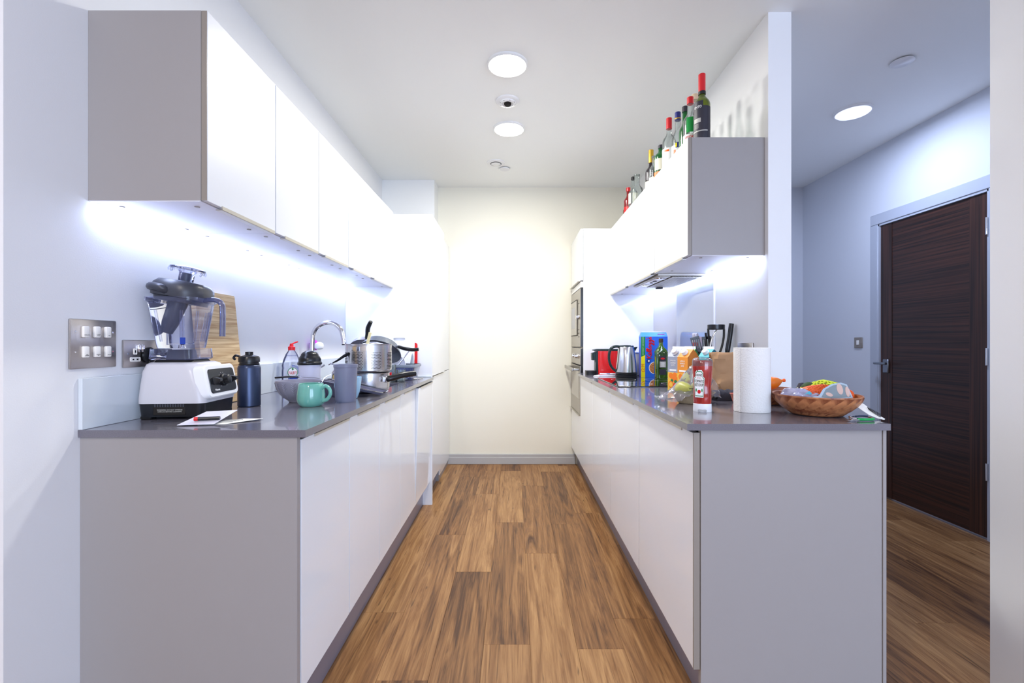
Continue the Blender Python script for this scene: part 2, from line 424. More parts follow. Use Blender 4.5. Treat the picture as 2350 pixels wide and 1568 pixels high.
# ------------------------------------------------------------------ hall door
dr = struct('door_1', box(BM(), HX+.012, HX+.052, 2.685, 3.475, .012, 2.03), 'walnut_h')
obj('hinge_stile', box(BM(), HX+.009, HX+.02, 2.685, 2.80, .012, 2.03), 'walnut_v', dr)
obj('lock_stile', box(BM(), HX+.009, HX+.02, 3.375, 3.475, .012, 2.03), 'walnut_v', dr)
bm = BM(); box(bm, HX-.008, HX+.012, 2.62, 2.672, 0, 2.0448, .002); box(bm, HX-.008, HX+.012, 3.488, 3.56, 0, 2.0448, .002); box(bm, HX-.008, HX+.012, 2.62, 3.56, 2.045, 2.125, .004)
box(bm, HX-.002, HX+.05, 2.672, 2.684, 0, 2.045); box(bm, HX-.002, HX+.05, 3.477, 3.489, 0, 2.045); box(bm, HX-.002, HX+.05, 2.672, 3.489, 2.032, 2.046)
obj('door_frame', bm, 'frame_paint', dr)
h = obj('handle_plate', box(BM(), HX-.004, HX+.009, 3.395, 3.445, .93, 1.03, .004), 'door_handle_metal', dr)
bm = BM(); tube(bm, [(HX-.004, 3.42, 1.0), (HX-.05, 3.42, 1.0)], .009, smooth=False); tube(bm, [(HX-.047, 3.36, 1.0), (HX-.05, 3.42, 1.0), (HX-.05, 3.465, 1.0)], .009)
obj('door_handle', bm, 'door_handle_metal', h)
for z in (.35, 1.02, 1.78):
    obj('hinge', lathe(BM(), [(.007, z), (.007, z+.10)], 10, T(HX-.006, 2.682, 0)), 'chrome', dr)
t = thing('light_switch', 'small dark square light switch on the hall wall beside the walnut door', 'switch', (HX, 3.685, 1.154))
obj('plate', box(BM(), -.008, 0, -.043, .043, -.043, .043, .003), 'door_edge', t)
obj('rocker', box(BM(), -.013, -.006, -.012, .012, -.018, .018, .002), 'outlet_white', t)

# ------------------------------------------------------------------ ceiling fittings
def downlight(x, y, label, m, group):
    t = thing('ceiling_downlight', label, 'ceiling light', (x, y, CEIL), group=group)
    obj('bezel', lathe(BM(), [(.095, 0), (.108, 0), (.107, -.008), (.100, -.014), (.096, -.012)], 48, cap0=False, cap1=False), 'trim_white', t)
    obj('diffuser', lathe(BM(), [(.097, -.002), (.096, -.012), (.09, -.017), (.06, -.022), (0, -.024)], 48, cap0=False), m, t)
downlight(-.036, 2.457, 'large round lit ceiling light, nearer of the two over the kitchen aisle', 'lamp_face', 'round ceiling lights over the aisle')
downlight(-.036, 3.19, 'round lit ceiling light, farther of the two over the kitchen aisle', 'lamp_face', 'round ceiling lights over the aisle')
downlight(2.17, 2.958, 'dim lavender round ceiling light in the dark hallway', 'lamp_face_hall', None)
t = thing('smoke_detector', 'round white detector with dark centre sensor between the two kitchen ceiling lights', 'detector', (-.04, 2.83, CEIL))
obj('base', lathe(BM(), [(.072, 0), (.072, -.006), (.066, -.011), (.05, -.013), (.05, -.018), (.036, -.022), (.03, -.016), (0, -.016)], 40, cap0=False), 'white_plastic', t)
obj('sensor', lathe(BM(), [(.022, -.015), (.022, -.024), (.016, -.030), (0, -.031)], 20), 'gap_dark', t)
bm = BM()
for k in range(8): a = k*PI/4+.3; box(bm, .040, .048, -.003, .003, -.0195, -.016, M=R('Z', math.degrees(a)))
obj('vent_slots', bm, 'print_black', t)['kind'] = 'stuff'
t = thing('ceiling_speaker', 'round white ceiling vent with recessed inner ring near the far wall', 'vent', (-.15, 3.80, CEIL))
obj('flange', lathe(BM(), [(.04, -.001), (.075, 0), (.074, -.006), (.045, -.009), (.043, -.002)], 40, cap0=False, cap1=False), 'white_plastic', t)
obj('inner_ring', lathe(BM(), [(.043, 0), (.040, -.012), (.034, -.015), (0, -.015)], 32, cap0=False), 'trim_white', t)
obj('shadow_gap', lathe(BM(), [(.0455, -.0095), (.0455, -.0105), (.041, -.0125), (.040, -.011)], 32, cap0=False, cap1=False), 'print_black', t)
for x, y, r, lb in ((-.081, 3.915, .044, 'small flat white ceiling disc beside the round vent near the far wall'), (2.04, 2.427, .052, 'small round white sprinkler cover on the hallway ceiling')):
    t = thing('sprinkler_cover', lb, 'sprinkler', (x, y, CEIL))
    obj('cover_disc', lathe(BM(), [(r, -.008), (r, -.011), (r*.95, -.013), (0, -.013)], 32), 'white_plastic', t)
    obj('neck', lathe(BM(), [(r*.7, 0), (r*.7, -.008)], 24), 'skirting', t)
t = thing('ceiling_hook', 'tiny white ceiling fitting in the hallway beside the partition edge', 'fitting', (1.86, 3.55, CEIL))
obj('stem', lathe(BM(), [(.012, 0), (.012, -.02)], 14), 'white_plastic', t)
obj('cap', lathe(BM(), [(.035, -.018), (.035, -.024), (.02, -.028), (0, -.028)], 20), 'white_plastic', t)

# ------------------------------------------------------------------ wall cabinets
ZB, ZT = 1.547, 2.085
def wall_cabinet(side, y0, y1, label, end=False, hood=False):
    """side -1: left run on XL, +1: right run on XR; doors face the aisle"""
    xw = XL if side < 0 else XR; xf = -.882 if side < 0 else .808; dxf = -.865 if side < 0 else .790
    t = thing('wall_cabinet', label, 'cabinet', (xw, y0, ZB), group=('wall cabinets of the left run' if side < 0 else 'wall cabinets of the right run'))
    c = 'cabinet' if side < 0 else 'cabinet_right'; W = y1-y0
    def lx(a): return a-xw
    a, b_ = sorted((lx(xw), lx(xf)))
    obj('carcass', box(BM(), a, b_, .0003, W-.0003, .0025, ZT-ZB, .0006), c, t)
    obj('underside', box(BM(), a+.001, b_-.001, .001, W-.001, 0, .0023), 'under', t)
    bm = BM(); a, b_ = sorted((lx(xf)-side*.0008, lx(dxf))); box(bm, a, b_, .0028, W-.0028, .002, ZT-ZB, .0008)
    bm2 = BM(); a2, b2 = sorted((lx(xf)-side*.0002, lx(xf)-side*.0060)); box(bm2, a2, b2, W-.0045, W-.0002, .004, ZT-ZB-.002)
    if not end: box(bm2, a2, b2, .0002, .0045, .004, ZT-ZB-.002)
    obj('seam_shade_strip', bm2, 'gap_dark', t)['kind'] = 'stuff'  # dark strips standing in for the shade between doors
    d = obj('door', bm, 'gloss_wall', t)
    if end:
        obj('door_end_edge', box(BM(), a+.0005, b_-.0005, .0006, .0016, .003, ZT-ZB-.001), 'door_edge', d)
    # L shaped pull under the door, on its far part
    bm = BM(); s = side; xo = lx(dxf)
    a, b_ = sorted((xo, xo-s*.004)); box(bm, a, b_, .065, W-.012, -.006, .005)
    a, b_ = sorted((xo-s*.002, xo+s*.017)); box(bm, a, b_, .065, W-.012, -.007, -.004)
    obj('handle', bm, 'handle_alu', d)
    for yy in (.055, W-.055):
        for xx in (.05, .27): obj('screw_cap', lathe(BM(), [(.007, -.0015), (.007, .001)], 14, T(-side*xx, yy, 0)), 'door_edge', t)
    return t
ORD = ['nearest', 'second', 'middle', 'fourth', 'farthest']
ys = [1.30, 1.675, 2.045, 2.412, 2.782, 3.30]
for k in range(5): wall_cabinet(-1, ys[k], ys[k+1], ['nearest gloss white wall cabinet of the left run, above the blender', 'gloss white wall cabinet, second from the near end of the left run', 'gloss white wall cabinet, middle of the five in the left run', 'gloss white wall cabinet, fourth from the near end of the left run', 'farthest gloss white wall cabinet of the left run, against the tall panel'][k], end=(k == 0))
ysr = [2.10, 2.60, 3.20, 3.78]
for k in range(3): wall_cabinet(1, ysr[k], ysr[k+1], ['gloss white wall cabinet at the near end of the right run, under the wine bottle', 'gloss white wall cabinet over the cooker hood', 'gloss white wall cabinet beside the tall oven unit'][k], end=(k == 0))

# under-cabinet light strips
for side, y0, y1, lb in ((-1, 1.315, 3.285, 'blue white light strip under the left wall cabinets'), (1, 2.115, 3.765, 'blue white light strip under the right wall cabinets')):
    x = XL+.016 if side < 0 else XR-.016
    t = thing('light_strip', lb, 'light strip', (x, y0, ZB))
    obj('profile', box(BM(), -.009, .009, 0, y1-y0, -.002, 0), 'white_plastic', t)
    obj('diffuser', box(BM(), -.011, .011, .001, y1-y0-.001, -.008, -.0015), 'led', t)

# cooker hood set in the underside
t = thing('cooker_hood', 'slim built-in cooker hood with mesh filter under the right wall cabinets', 'cooker hood', (.82, 2.635, ZB))
bm = BM(); box(bm, 0, .275, 0, .535, -.014, 0, .002)
obj('housing', bm, 'oven_steel', t)
obj('control_panel', box(BM(), .012, .075, .012, .523, -.018, -.013, .002), 'handle_alu', t)
for yy, r in ((.09, .030), (.20, .014), (.27, .010), (.40, .026)):
    obj('lamp_lens' if r > .02 else 'button', lathe(BM(), [(r, -.0175), (r*.9, -.021), (0, -.0215)], 20, T(.043, yy, 0)), 'steel_mirror' if r > .02 else 'print_black', t)
f = obj('filter', box(BM(), .085, .255, .015, .52, -.016, -.013), 'gap_dark', t)
bm = BM()
for k in range(26): yy = .02+k*.0192; box(bm, .087, .253, yy, yy+.006, -.0195, -.0155)
for k in range(10): xx = .09+k*.0165; box(bm, xx, xx+.004, .017, .518, -.0195, -.0155)
obj('filter_mesh', bm, 'handle_alu', f)['kind'] = 'stuff'
obj('latch', box(BM(), .15, .19, .50, .535, -.028, -.013, .002), 'print_black', t)

# ------------------------------------------------------------------ base units left
DF = -.599
def base_cabinet(side, y0, y1, label, h0=.085, tilt=0., dark_end=False, gap=.0028):
    xw = XL if side < 0 else 1.115; df = DF if side < 0 else .540; s = -side   # s: towards the aisle
    t = thing('base_cabinet', label, 'cabinet', (df-s*.022, y0, 0), group=('base cabinets of the left run' if side < 0 else 'base cabinets of the right run'))
    W = y1-y0; back = xw-(df-s*.022)
    a, b_ = sorted((back, 0)); sunk = side < 0 and y1 > 2.42 and y0 < 2.79
    obj('carcass', box(BM(), a, b_, .0005, W-.0005, .15, .69 if sunk else .862, 0), 'cabinet' if tilt == 0 else 'door_edge', t)
    a, b_ = sorted((-s*.045 if sunk else back, -s*.012)); obj('shaded_top_rail', box(BM(), a, b_, .0005, W-.0005, .862, .886), 'gap_dark', t)  # recessed rail coloured dark for the shadow above the handles
    if gap > .001: a, b_ = sorted((s*.0003, s*.008)); obj('seam_shade_strip', box(box(BM(), a, b_, W-.0045, W-.0003, .170, .872), a, b_, .0003, .0045, .170, .872), 'gap_dark', t)['kind'] = 'stuff'  # seam shade put in as dark strips behind the door edges
    a, b_ = sorted((s*.002, s*.022)); d = obj('door', box(BM(), a, b_, gap, W-gap, .165, .876, .0008), 'gloss', t)
    bm = BM(); a, b_ = sorted((s*.0215, s*.0255)); box(bm, a, b_, h0, W-.006, .8685, .8795)
    a, b_ = sorted((s*.004, s*.0255)); box(bm, a, b_, h0, W-.006, .8765, .8795)
    obj('handle', bm, 'handle_alu', d)
    if tilt:
        M = T(0, 0, .165) @ R('Y', s*tilt) @ T(0, 0, -.165)
        d.matrix_local = M
    return t, d
for k in range(4): base_cabinet(-1, [1.297, 1.68, 2.05, 2.424][k], [1.68, 2.05, 2.424, 2.797][k], ['nearest gloss white base cabinet of the left run, beside the end panel', 'gloss white base cabinet, second from the near end of the left run', 'gloss white base cabinet, third from the near end of the left run', 'gloss white base cabinet next to the open dishwasher door'][k])
t, d = base_cabinet(-1, 2.797, 3.28, 'gloss white dishwasher front standing slightly open in the left run', tilt=1.6, h0=.06)
t.name = 'dishwasher'; t['category'] = 'dishwasher'; del t['group']
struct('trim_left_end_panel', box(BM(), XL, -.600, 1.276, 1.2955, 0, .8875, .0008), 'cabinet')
struct('trim_left_plinth', box(BM(), -.665, -.65, 1.30, 4.395, 0, .15), 'plinth')
struct('trim_tall_side_panel', box(BM(), XL+.001, -.583, 3.282, 3.301, 0, 2.066, .0008), 'gloss')
# worktop left with the sink cut out
SX0, SX1, SY0, SY1 = -1.08, -.685, 2.405, 2.77
t = thing('worktop', 'dark grey stone worktop along the left wall with the sink cut into it', 'worktop', (XL, 1.27, WT))
bm = BM(); X0, X1, Y0, Y1 = 0, -.574-XL, 0, 3.281-1.27
a0, a1, b0, b1 = SX0-XL, SX1-XL, SY0-1.27, SY1-1.27
xs = [X0, a0, a1, X1]; yy_ = [Y0, b0, b1, Y1]
for zz in (0, -.020):
    for i in range(3):
        for j in range(3):
            if i == 1 and j == 1: continue
            vs = [bm.verts.new(p) for p in ((xs[i], yy_[j], zz), (xs[i+1], yy_[j], zz), (xs[i+1], yy_[j+1], zz), (xs[i], yy_[j+1], zz))]; bm.faces.new(vs)
def side_(p, q): bm.faces.new([bm.verts.new(v) for v in ((p[0], p[1], 0), (q[0], q[1], 0), (q[0], q[1], -.02), (p[0], p[1], -.02))])
for lp in (((X0, Y0), (X1, Y0), (X1, Y1), (X0, Y1)), ((a0, b0), (a1, b0), (a1, b1), (a0, b1))):
    for k in range(4): side_(lp[k], lp[(k+1) % 4])
bmesh.ops.remove_doubles(bm, verts=bm.verts, dist=1e-5)
obj('slab', bm, 'quartz', t, smooth=False)
struct('trim_left_upstand', box(BM(), XL+.0005, XL+.012, 1.27, 3.279, WT+.0003, WT+.142, .001), 'upstand')
struct('trim_left_seal', box(BM(), XL+.013, -.59, 3.272, 3.2805, WT+.0003, WT+.009, .001), 'upstand')
# sink
t = thing('sink', 'dark undermount sink bowl in the left worktop, half hidden by pots', 'sink', (SX0, SY0, WT-.02))
bm = BM(); W, D = SX1-SX0, SY1-SY0
box(bm, -.01, 0, -.01, D+.01, -.19, 0); box(bm, W, W+.01, -.01, D+.01, -.19, 0); box(bm, 0, W, -.01, 0, -.19, 0); box(bm, 0, W, D, D+.01, -.19, 0); box(bm, 0, W, 0, D, -.19, -.18)
obj('bowl', bm, 'sink_steel', t)
obj('drain', lathe(BM(), [(.045, -.18), (.045, -.176), (.03, -.178), (0, -.179)], 24, T(W/2, D/2, 0)), 'chrome', t)
# tall fridge housing at the far end
t = thing('tall_cabinet', 'tall white fridge housing at the far end of the left run', 'cabinet', (-.605, 3.302, 0))
obj('carcass', box(BM(), XL+.63, 0, 0, .545, .15, 2.064), 'cabinet', t)
d = obj('door', box(BM(), .002, .022, .002, .542, .915, 2.064, .001), 'gloss', t, )
d['label'] = 'upper fridge door'
d2 = obj('door', box(BM(), .002, .022, .002, .542, .165, .905, .001), 'gloss', t); d2['label'] = 'lower freezer door'
obj('handle', box(BM(), .006, .027, .01, .53, .9055, .9095), 'handle_alu', d2)
t = thing('filler_cabinet', 'plain narrow white filler panel between fridge housing and far wall', 'cabinet', (-.63, 3.849, 0))
obj('panel', box(BM(), 0, .010, 0, .545, .05, .90, .001), 'gloss', t)
obj('upper_panel', box(BM(), 0, .010, 0, .545, .905, 2.064, .001), 'gloss', t)
obj('carcass', box(BM(), XL+.66, 0, 0, .545, .0, 2.064), 'cabinet', t)

# ------------------------------------------------------------------ base units right
base_cabinet(1, 1.393, 2.0, 'nearest gloss white base cabinet of the right run, under the pears', h0=.09)
base_cabinet(1, 2.0, 2.59, 'gloss white base cabinet, second from the near end of the right run', h0=.09)
base_cabinet(1, 2.59, 3.18, 'plain gloss white base cabinet under the black hob', h0=.04, gap=.0004)
base_cabinet(1, 3.18, 3.775, 'gloss white base cabinet of the right run beside the oven unit', h0=.05, gap=.0004)
struct('trim_door_end_strip', box(BM(), .5395, .5585, 1.389, 1.3945, .165, .878, .0005), 'door_edge')
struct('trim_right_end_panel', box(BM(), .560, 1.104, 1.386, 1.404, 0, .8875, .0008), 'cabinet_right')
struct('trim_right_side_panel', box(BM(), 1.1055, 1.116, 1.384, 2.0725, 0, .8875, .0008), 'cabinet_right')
struct('trim_right_plinth', box(BM(), .60, .615, 1.404, 4.38, 0, .15), 'plinth')
t = thing('worktop', 'dark grey stone worktop of the right run ending in the free peninsula', 'worktop', (.5136, 1.371, WT))
bm = BM(); prism(bm, [(0, 0), (1.118-.5136, 0), (1.118-.5136, .699), (XR-.5136-.0005, .7025), (XR-.5136-.0005, 3.779-1.371), (0, 3.779-1.371)], -.02, 0)
obj('slab', bm, 'quartz', t, smooth=False)
struct('trim_right_seal', box(BM(), XR-.0125, XR-.0005, 2.075, 2.61, WT+.0003, WT+.012, .001), 'upstand')
t = thing('glass_splashback', 'pale blue glass splashback panel on the wall behind the hob', 'splashback', (XR, 2.62, WT))
obj('glass', box(BM(), -.008, -.0005, 0, .60, .0005, ZB-WT-.0005, .0008), 'splash_glass', t)
obj('edge_trim', box(BM(), -.010, -.0005, -.004, -.0003, .0005, ZB-WT-.0005), 'led' if False else 'trim_white', t)
# hob
t = thing('hob', 'flat black glass hob set in the right worktop', 'hob', (.566, 2.523, WT))
obj('glass', box(BM(), 0, .51, 0, .625, .0005, .006, .0015), 'black_glass', t)
for x, y, r in ((.14, .16, .09), (.14, .46, .075), (.37, .16, .075), (.37, .46, .09)):
    obj('zone_ring', lathe(BM(), [(r, .00605), (r+.0015, .0062), (r+.003, .00605)], 40, T(x, y, 0), cap0=False, cap1=False), 'label_grey', t)
# tall oven housing
OY = 3.781
t = thing('tall_cabinet', 'tall white housing with microwave and oven at the far end of the right run', 'cabinet', (.566, OY, 0))
struct('trim_oven_side_panel', box(BM(), .566, XR, OY, OY+.0175, .15, 2.09, .001), 'gloss')
obj('carcass', box(BM(), .004, XR-.60, .018, .615, .15, 2.09), 'cabinet', t)
d = obj('door', box(BM(), -.022, -.002, .004, .612, 1.665, 2.088, .001), 'gloss', t); d['label'] = 'upper flap door'
obj('handle', box(BM(), -.040, -.020, .03, .60, 1.660, 1.664), 'handle_alu', d)
obj('filler', box(BM(), -.020, -.001, .004, .612, 1.608, 1.655), 'gloss', t)
d = obj('drawer_front', box(BM(), -.022, -.002, .004, .612, .165, .548, .001), 'gloss', t)
obj('handle', box(BM(), -.040, -.020, .03, .60, .550, .553), 'handle_alu', d)
mw = thing('microwave', 'built-in steel microwave above the oven in the tall unit', 'microwave', (.546, OY+.012, 1.120))
obj('fascia', box(BM(), -.002, .018, 0, .60, 0, .482, .002), 'oven_steel', mw)
obj('side_edge', box(BM(), .0005, .0185, -.003, .0, .002, .480), 'black_plastic', mw)
d = obj('door', box(BM(), -.008, -.002, .175, .565, .10, .40, .003), 'oven_glass', mw)
bm = BM(); box(bm, -.0095, -.0075, .165, .575, .094, .100); box(bm, -.0095, -.0075, .165, .575, .400, .406); box(bm, -.0095, -.0075, .165, .171, .094, .406)
obj('door_gap', bm, 'print_black', d)
obj('window', box(BM(), -.0095, -.0078, .30, .53, .16, .35), 'skirting', d)
obj('knob', lathe(BM(), [(.022, 0), (.021, .022), (.018, .025), (0, .025)], 20, T(-.002, .09, .25) @ R('Y', -90)), 'chrome', mw)
for k in range(4): obj('button', box(BM(), -.005, -.001, .08, .10, .08+k*.03 if k < 3 else .36, .086+k*.03 if k < 3 else .366), 'print_black', mw)
ov = thing('oven', 'built-in steel oven with bar handle and two knobs under the microwave', 'oven', (.546, OY+.012, .555))
obj('fascia', box(BM(), -.002, .018, 0, .60, .415, .553, .002), 'oven_steel', ov)
obj('side_edge', box(BM(), .0005, .0185, -.003, .0, .002, .551), 'black_plastic', ov)
d = obj('door', box(BM(), -.006, .018, 0, .60, .0, .405, .002), 'oven_steel', ov)
obj('window', box(BM(), -.0075, -.0055, .06, .54, .13, .36), 'oven_glass', d)
bm = BM(); box(bm, -.070, -.056, .03, .57, .360, .392, .004)
for y in (.05, .53): box(bm, -.058, -.005, y-.012, y+.012, .366, .386, .003)
obj('handle', bm, 'oven_steel', d)
for y in (.13, .28): obj('knob', lathe(BM(), [(.023, 0), (.023, .008), (.017, .01), (.0165, .03), (.014, .033), (0, .033)], 20, T(-.002, y, .485) @ R('Y', -90)), 'chrome', ov)
obj('display', box(BM(), -.0035, -.001, .36, .52, .465, .505), 'black_glass', ov)

# ------------------------------------------------------------------ sockets
t = thing('switch_panel', 'brushed steel plate with six white switches on the left wall', 'switch', (XL, 1.2415, 1.077))
obj('plate', box(BM(), .0003, .007, 0, .144, 0, .137, .0025, seg=2), 'brushed_plate', t)
for i, z in enumerate((.046, .102)):
    for j, y in enumerate((.040, .075, .110)):
        s = obj('switch', box(BM(), .006, .0155, y-.0085, y+.0085, z-.016, z+.016, .003, M=None, seg=2), 'outlet_white', t)
        obj('screw', lathe(BM(), [(.0028, 0), (.0025, .001), (0, .001)], 10, T(.0068, (.014 if j == 0 else .131), z) @ R('Y', 90)), 'chrome', t) if j != 1 else None
        text((['EXTRACTOR', 'COOKER\nHOOD', 'HOB'] if i else ['DISH\nWASHER', 'WASHING\nM/C', 'FREEZER'])[j], .0029, 'print_black', s, T(.0157, y, z-.009) @ R('Z', 90), ext=.0001)
t = thing('wall_socket', 'brushed steel double wall socket behind the blender', 'socket', (XL, 1.411, 1.0715))
obj('plate', box(BM(), .0003, .007, 0, .144, 0, .086, .0025, seg=2), 'brushed_plate', t)
for y in (.042, .108):
    obj('outlet', box(BM(), .006, .0085, y-.019, y+.019, .018, .032, .003, seg=2), 'outlet_white', t)
    obj('outlet', box(BM(), .006, .0085, y-.006, y+.006, .040, .060, .003, seg=2), 'outlet_white', t)
bm = BM()
for y in (.034, .050): box(bm, .008, .009, y-.003, y+.003, .023, .027)
box(bm, .008, .009, .040, .044, .046, .054)
obj('pin_hole', bm, 'print_black', t)
for y in (.056, .070): obj('rocker', box(BM(), .006, .0135, y-.005, y+.005, .047, .071, .002), 'chrome', t)
obj('screw', lathe(BM(), [(.003, 0), (.0027, .0012), (0, .0012)], 10, T(.0068, .015, .043) @ R('Y', 90)), 'chrome', t)
t = thing('plug', 'round black mains plug in the socket beside the blender', 'plug', (XL, 1.502, 1.108))
obj('body', lathe(BM(), [(.024, .0087), (.026, .011), (.026, .017), (.020, .021), (.010, .0225), (0, .023)], 28, R('Y', 90)), 'black_plastic', t)
obj('cable', tube(BM(), [(.018, 0, -.005), (.020, -.012, -.04), (.017, -.030, -.10), (.018, -.01, -.196)], .0035, 8), 'black_plastic', t)
t = thing('wall_socket', 'brushed steel wall switch above the kitchen roll on the right wall', 'switch', (XR, 2.27, 1.07))
obj('plate', box(BM(), -.007, -.0003, -.073, .073, -.005, .081, .0025, seg=2), 'brushed_plate', t)
for y in (-.03, .03): obj('outlet', box(BM(), -.0085, -.006, y-.006, y+.006, .02, .042, .002), 'outlet_white', t)
obj('rocker', box(BM(), -.0125, -.006, -.008, .008, .03, .055, .002), 'chrome', t)

# ================================================================== THINGS ON THE LEFT WORKTOP
# ---- blender
t = thing('blender', 'white and black countertop blender with clear square jug and dark tilted lid', 'blender', (-1.087, 1.545, WT), math.radians(6))
bm = BM(); loft(bm, [rrect(.094, .098, .018, .008), rrect(.098, .102, .02, .052)])
obj('base_skirt', bm, 'black_plastic', t)
for x in (-.075, .075):
    for y in (-.08, .08): obj('foot', box(BM(), x-.016, x+.016, y-.016, y+.016, 0, .012, .003), 'black_rubber', t)
bm = BM(); box(bm, -.05, .045, -.1012, -.097, .014, .045, .002)
obj('vent_panel', bm, 'gap_dark', t)
bm = BM()
for k in range(12): box(bm, -.045+k*.0075, -.041+k*.0075, -.1022, -.1005, .040, .049)
obj('vent_slats', bm, 'dark_plastic', t)['kind'] = 'stuff'
text('WARNING: DO NOT IMMERSE\nUNPLUG BEFORE CLEANING', .0055, 'label_grey', t, T(.0, -.1025, .028))
shell = BM()
loft(shell, [rrect(.100, .104, .022, .050), rrect(.1005, .1045, .024, .066), rrect(.095, .101, .026, .105, cx=-.004), rrect(.088, .096, .030, .150, cx=-.009), rrect(.080, .088, .034, .172, cx=-.013), rrect(.070, .076, .03, .178, cx=-.016)])
obj('housing', shell, 'blender_white', t)
obj('deck_pad', loft(BM(), [rrect(.060, .066, .02, .177, cx=-.018), rrect(.056, .060, .02, .186, cx=-.018)]), 'black_rubber', t)
# sloping control panel on the aisle side
Mp = T(.0925, 0, .114) @ R('Y', 90-11)
hood = loft(BM(), [rrect(.056, .098, .02, -.020), rrect(.054, .096, .018, .008), rrect(.050, .092, .016, .012)], M=Mp)
obj('control_surround', hood, 'white_plastic', t)
cp = obj('control_panel', loft(BM(), [rrect(.040, .080, .012, .0115), rrect(.039, .079, .012, .0145)], M=Mp), 'black_plastic', t)
def on_panel(bm, M2): return Mp @ M2
obj('dial', lathe(BM(), [(.021, .0145), (.020, .020), (.016, .022), (.015, .036), (.012, .038), (0, .038)], 10, Mp @ T(0, 0, 0)), 'black_plastic', cp)
for y in (-.052, .052):
    obj('toggle_switch', loft(BM(), [rrect(.012, .009, .003, .0145), rrect(.011, .008, .003, .021), rrect(.004, .0075, .002, .036)], M=Mp @ T(0, y, 0)), 'black_plastic', cp)
bm = BM()
for k in range(10):
    a = math.radians(-140+k*31); lathe(bm, [(.0009, .0146), (.0009, .015)], 6, Mp @ T(-.026*math.cos(a), .026*math.sin(a), 0))
obj('speed_marks', bm, 'print_white', cp)['kind'] = 'stuff'
text('Vitamix', .0095, 'print_white', cp, Mp @ T(.030, -.045, .0150) @ R('Z', 90) @ R('X', -90))
# jug
JC = (-.022, 0)
bm = BM(); loft(bm, [rrect(.063, .065, .014, .186, *JC), rrect(.067, .069, .014, .190, *JC), rrect(.065, .067, .014, .222, *JC)])
obj('jug_base', bm, 'clear_plastic', t)
obj('drive_socket', loft(BM(), [rrect(.034, .036, .01, .187, *JC), rrect(.030, .032, .01, .218, *JC)]), 'dark_plastic', t)
bm = BM(); loft(bm, [rrect(.052, .055, .018, .223, *JC), rrect(.055, .058, .02, .235, *JC), rrect(.073, .077, .028, .372, *JC), rrect(.079, .083, .03, .376, *JC), rrect(.079, .083, .03, .388, *JC)], cap=False)
obj('jug', bm, 'clear_plastic', t)
bm = BM()
for x in (-.03, .03):
    for s in (-1, 1): tube(bm, [(JC[0]+x, s*.057, .245), (JC[0]+x*1.15, s*.066, .30), (JC[0]+x*1.3, s*.072, .345)], .004, 8)
for y in (-.03, .03): tube(bm, [(JC[0]+.055, y, .245), (JC[0]+.068, y*1.2, .345)], .004, 8)
obj('jug_rib', bm, 'clear_plastic', t)['kind'] = 'stuff'
bm = BM(); box(bm, -.115, -.098, -.022, .022, .374, .392, .004)
obj('pouring_lip', bm, 'clear_plastic', t)
bm = BM(); tube(bm, [(.052, -.01, .382), (.085, -.012, .384), (.108, -.014, .372), (.113, -.015, .34), (.112, -.015, .262)], .0105, 12, flat=.8)
obj('jug_handle', bm, 'clear_smoke', t)
bm = BM(); lathe(bm, [(.012, .223), (.010, .234), (.005, .236), (.005, .244), (0, .245)], 14, T(*JC, 0))
for a in (20, 110, 200, 290): box(bm, .004, .034, -.004, .004, .236, .238, M=T(*JC, 0) @ R('Z', a) @ T(0, 0, 0))
obj('blades', bm, 'steel_mirror', t)
obj('rating_sticker', box(BM(), JC[0]+.030, JC[0]+.046, -.0645, -.0635, .236, .258), 'print_blue', t)
# lid, tilted, with its cap and tamper
Ml = T(JC[0], 0, .385) @ R('Y', 9) @ R('X', -2)
bm = BM(); loft(bm, [rrect(.062, .064, .030, -.012), rrect(.064, .066, .03, .002), rrect(.076, .078, .05, .004), rrect(.079, .081, .055, .022), rrect(.077, .079, .056, .044), rrect(.066, .068, .05, .057), rrect(.030, .032, .025, .061)], M=Ml)
obj('lid', bm, 'dark_plastic', t, ang=60)
bm = BM(); tube(bm, [(-.010, -.070, .018), (-.02, -.083, .024), (-.05, -.074, .026), (-.074, -.045, .026), (-.078, 0, .026)], .013, 10, flat=1.0)
bmesh.ops.transform(bm, matrix=Ml, verts=bm.verts[:]); obj('lid_tab', bm, 'dark_plastic', t)
bm = BM(); lathe(bm, [(.017, .04), (.014, .090)], 20, Ml)
obj('tamper_stem', bm, 'dark_plastic', t)
bm = BM(); lathe(bm, [(.019, .052), (.022, .056), (.022, .090), (.028, .098), (.050, .100), (.051, .106), (.040, .111), (0, .112)], 36, Ml, cap0=False)
obj('cap', bm, 'clear_plastic', t)
bm = BM()
for k in range(10): a = k*36; tube(bm, [(.050, 0, .103), (.052, 0, .096), (.050, 0, .090)], .003, 6); bmesh.ops.transform(bm, matrix=R('Z', 36), verts=bm.verts[:])
bmesh.ops.transform(bm, matrix=Ml, verts=bm.verts[:]); obj('cap_rim', bm, 'clear_plastic', t)['kind'] = 'stuff'
bm = BM(); lathe(bm, [(.020, .035), (.030, .0), (.027, -.03), (.024, -.085), (.017, -.118), (.0, -.120)], 20, Ml @ T(-.008, 0, 0) @ R('Y', 10))
obj('tamper', bm, 'dark_plastic', t)

# ---- bamboo board
th = math.atan2(.052, .432)
t = tag(obj('chopping_board', prism(BM(), [(-.125, 0), (.125, 0), (.122, .432), (.118, .438), (-.118, .438), (-.122, .432)], 0, .018, M=R('X', 90)), 'bamboo'), 'large pale bamboo chopping board leaning on the wall behind the blender', 'chopping board')
t.matrix_world = T(-1.158+.0, 1.83, WT+.001) @ R('Z', 90) @ R('X', -5.5)
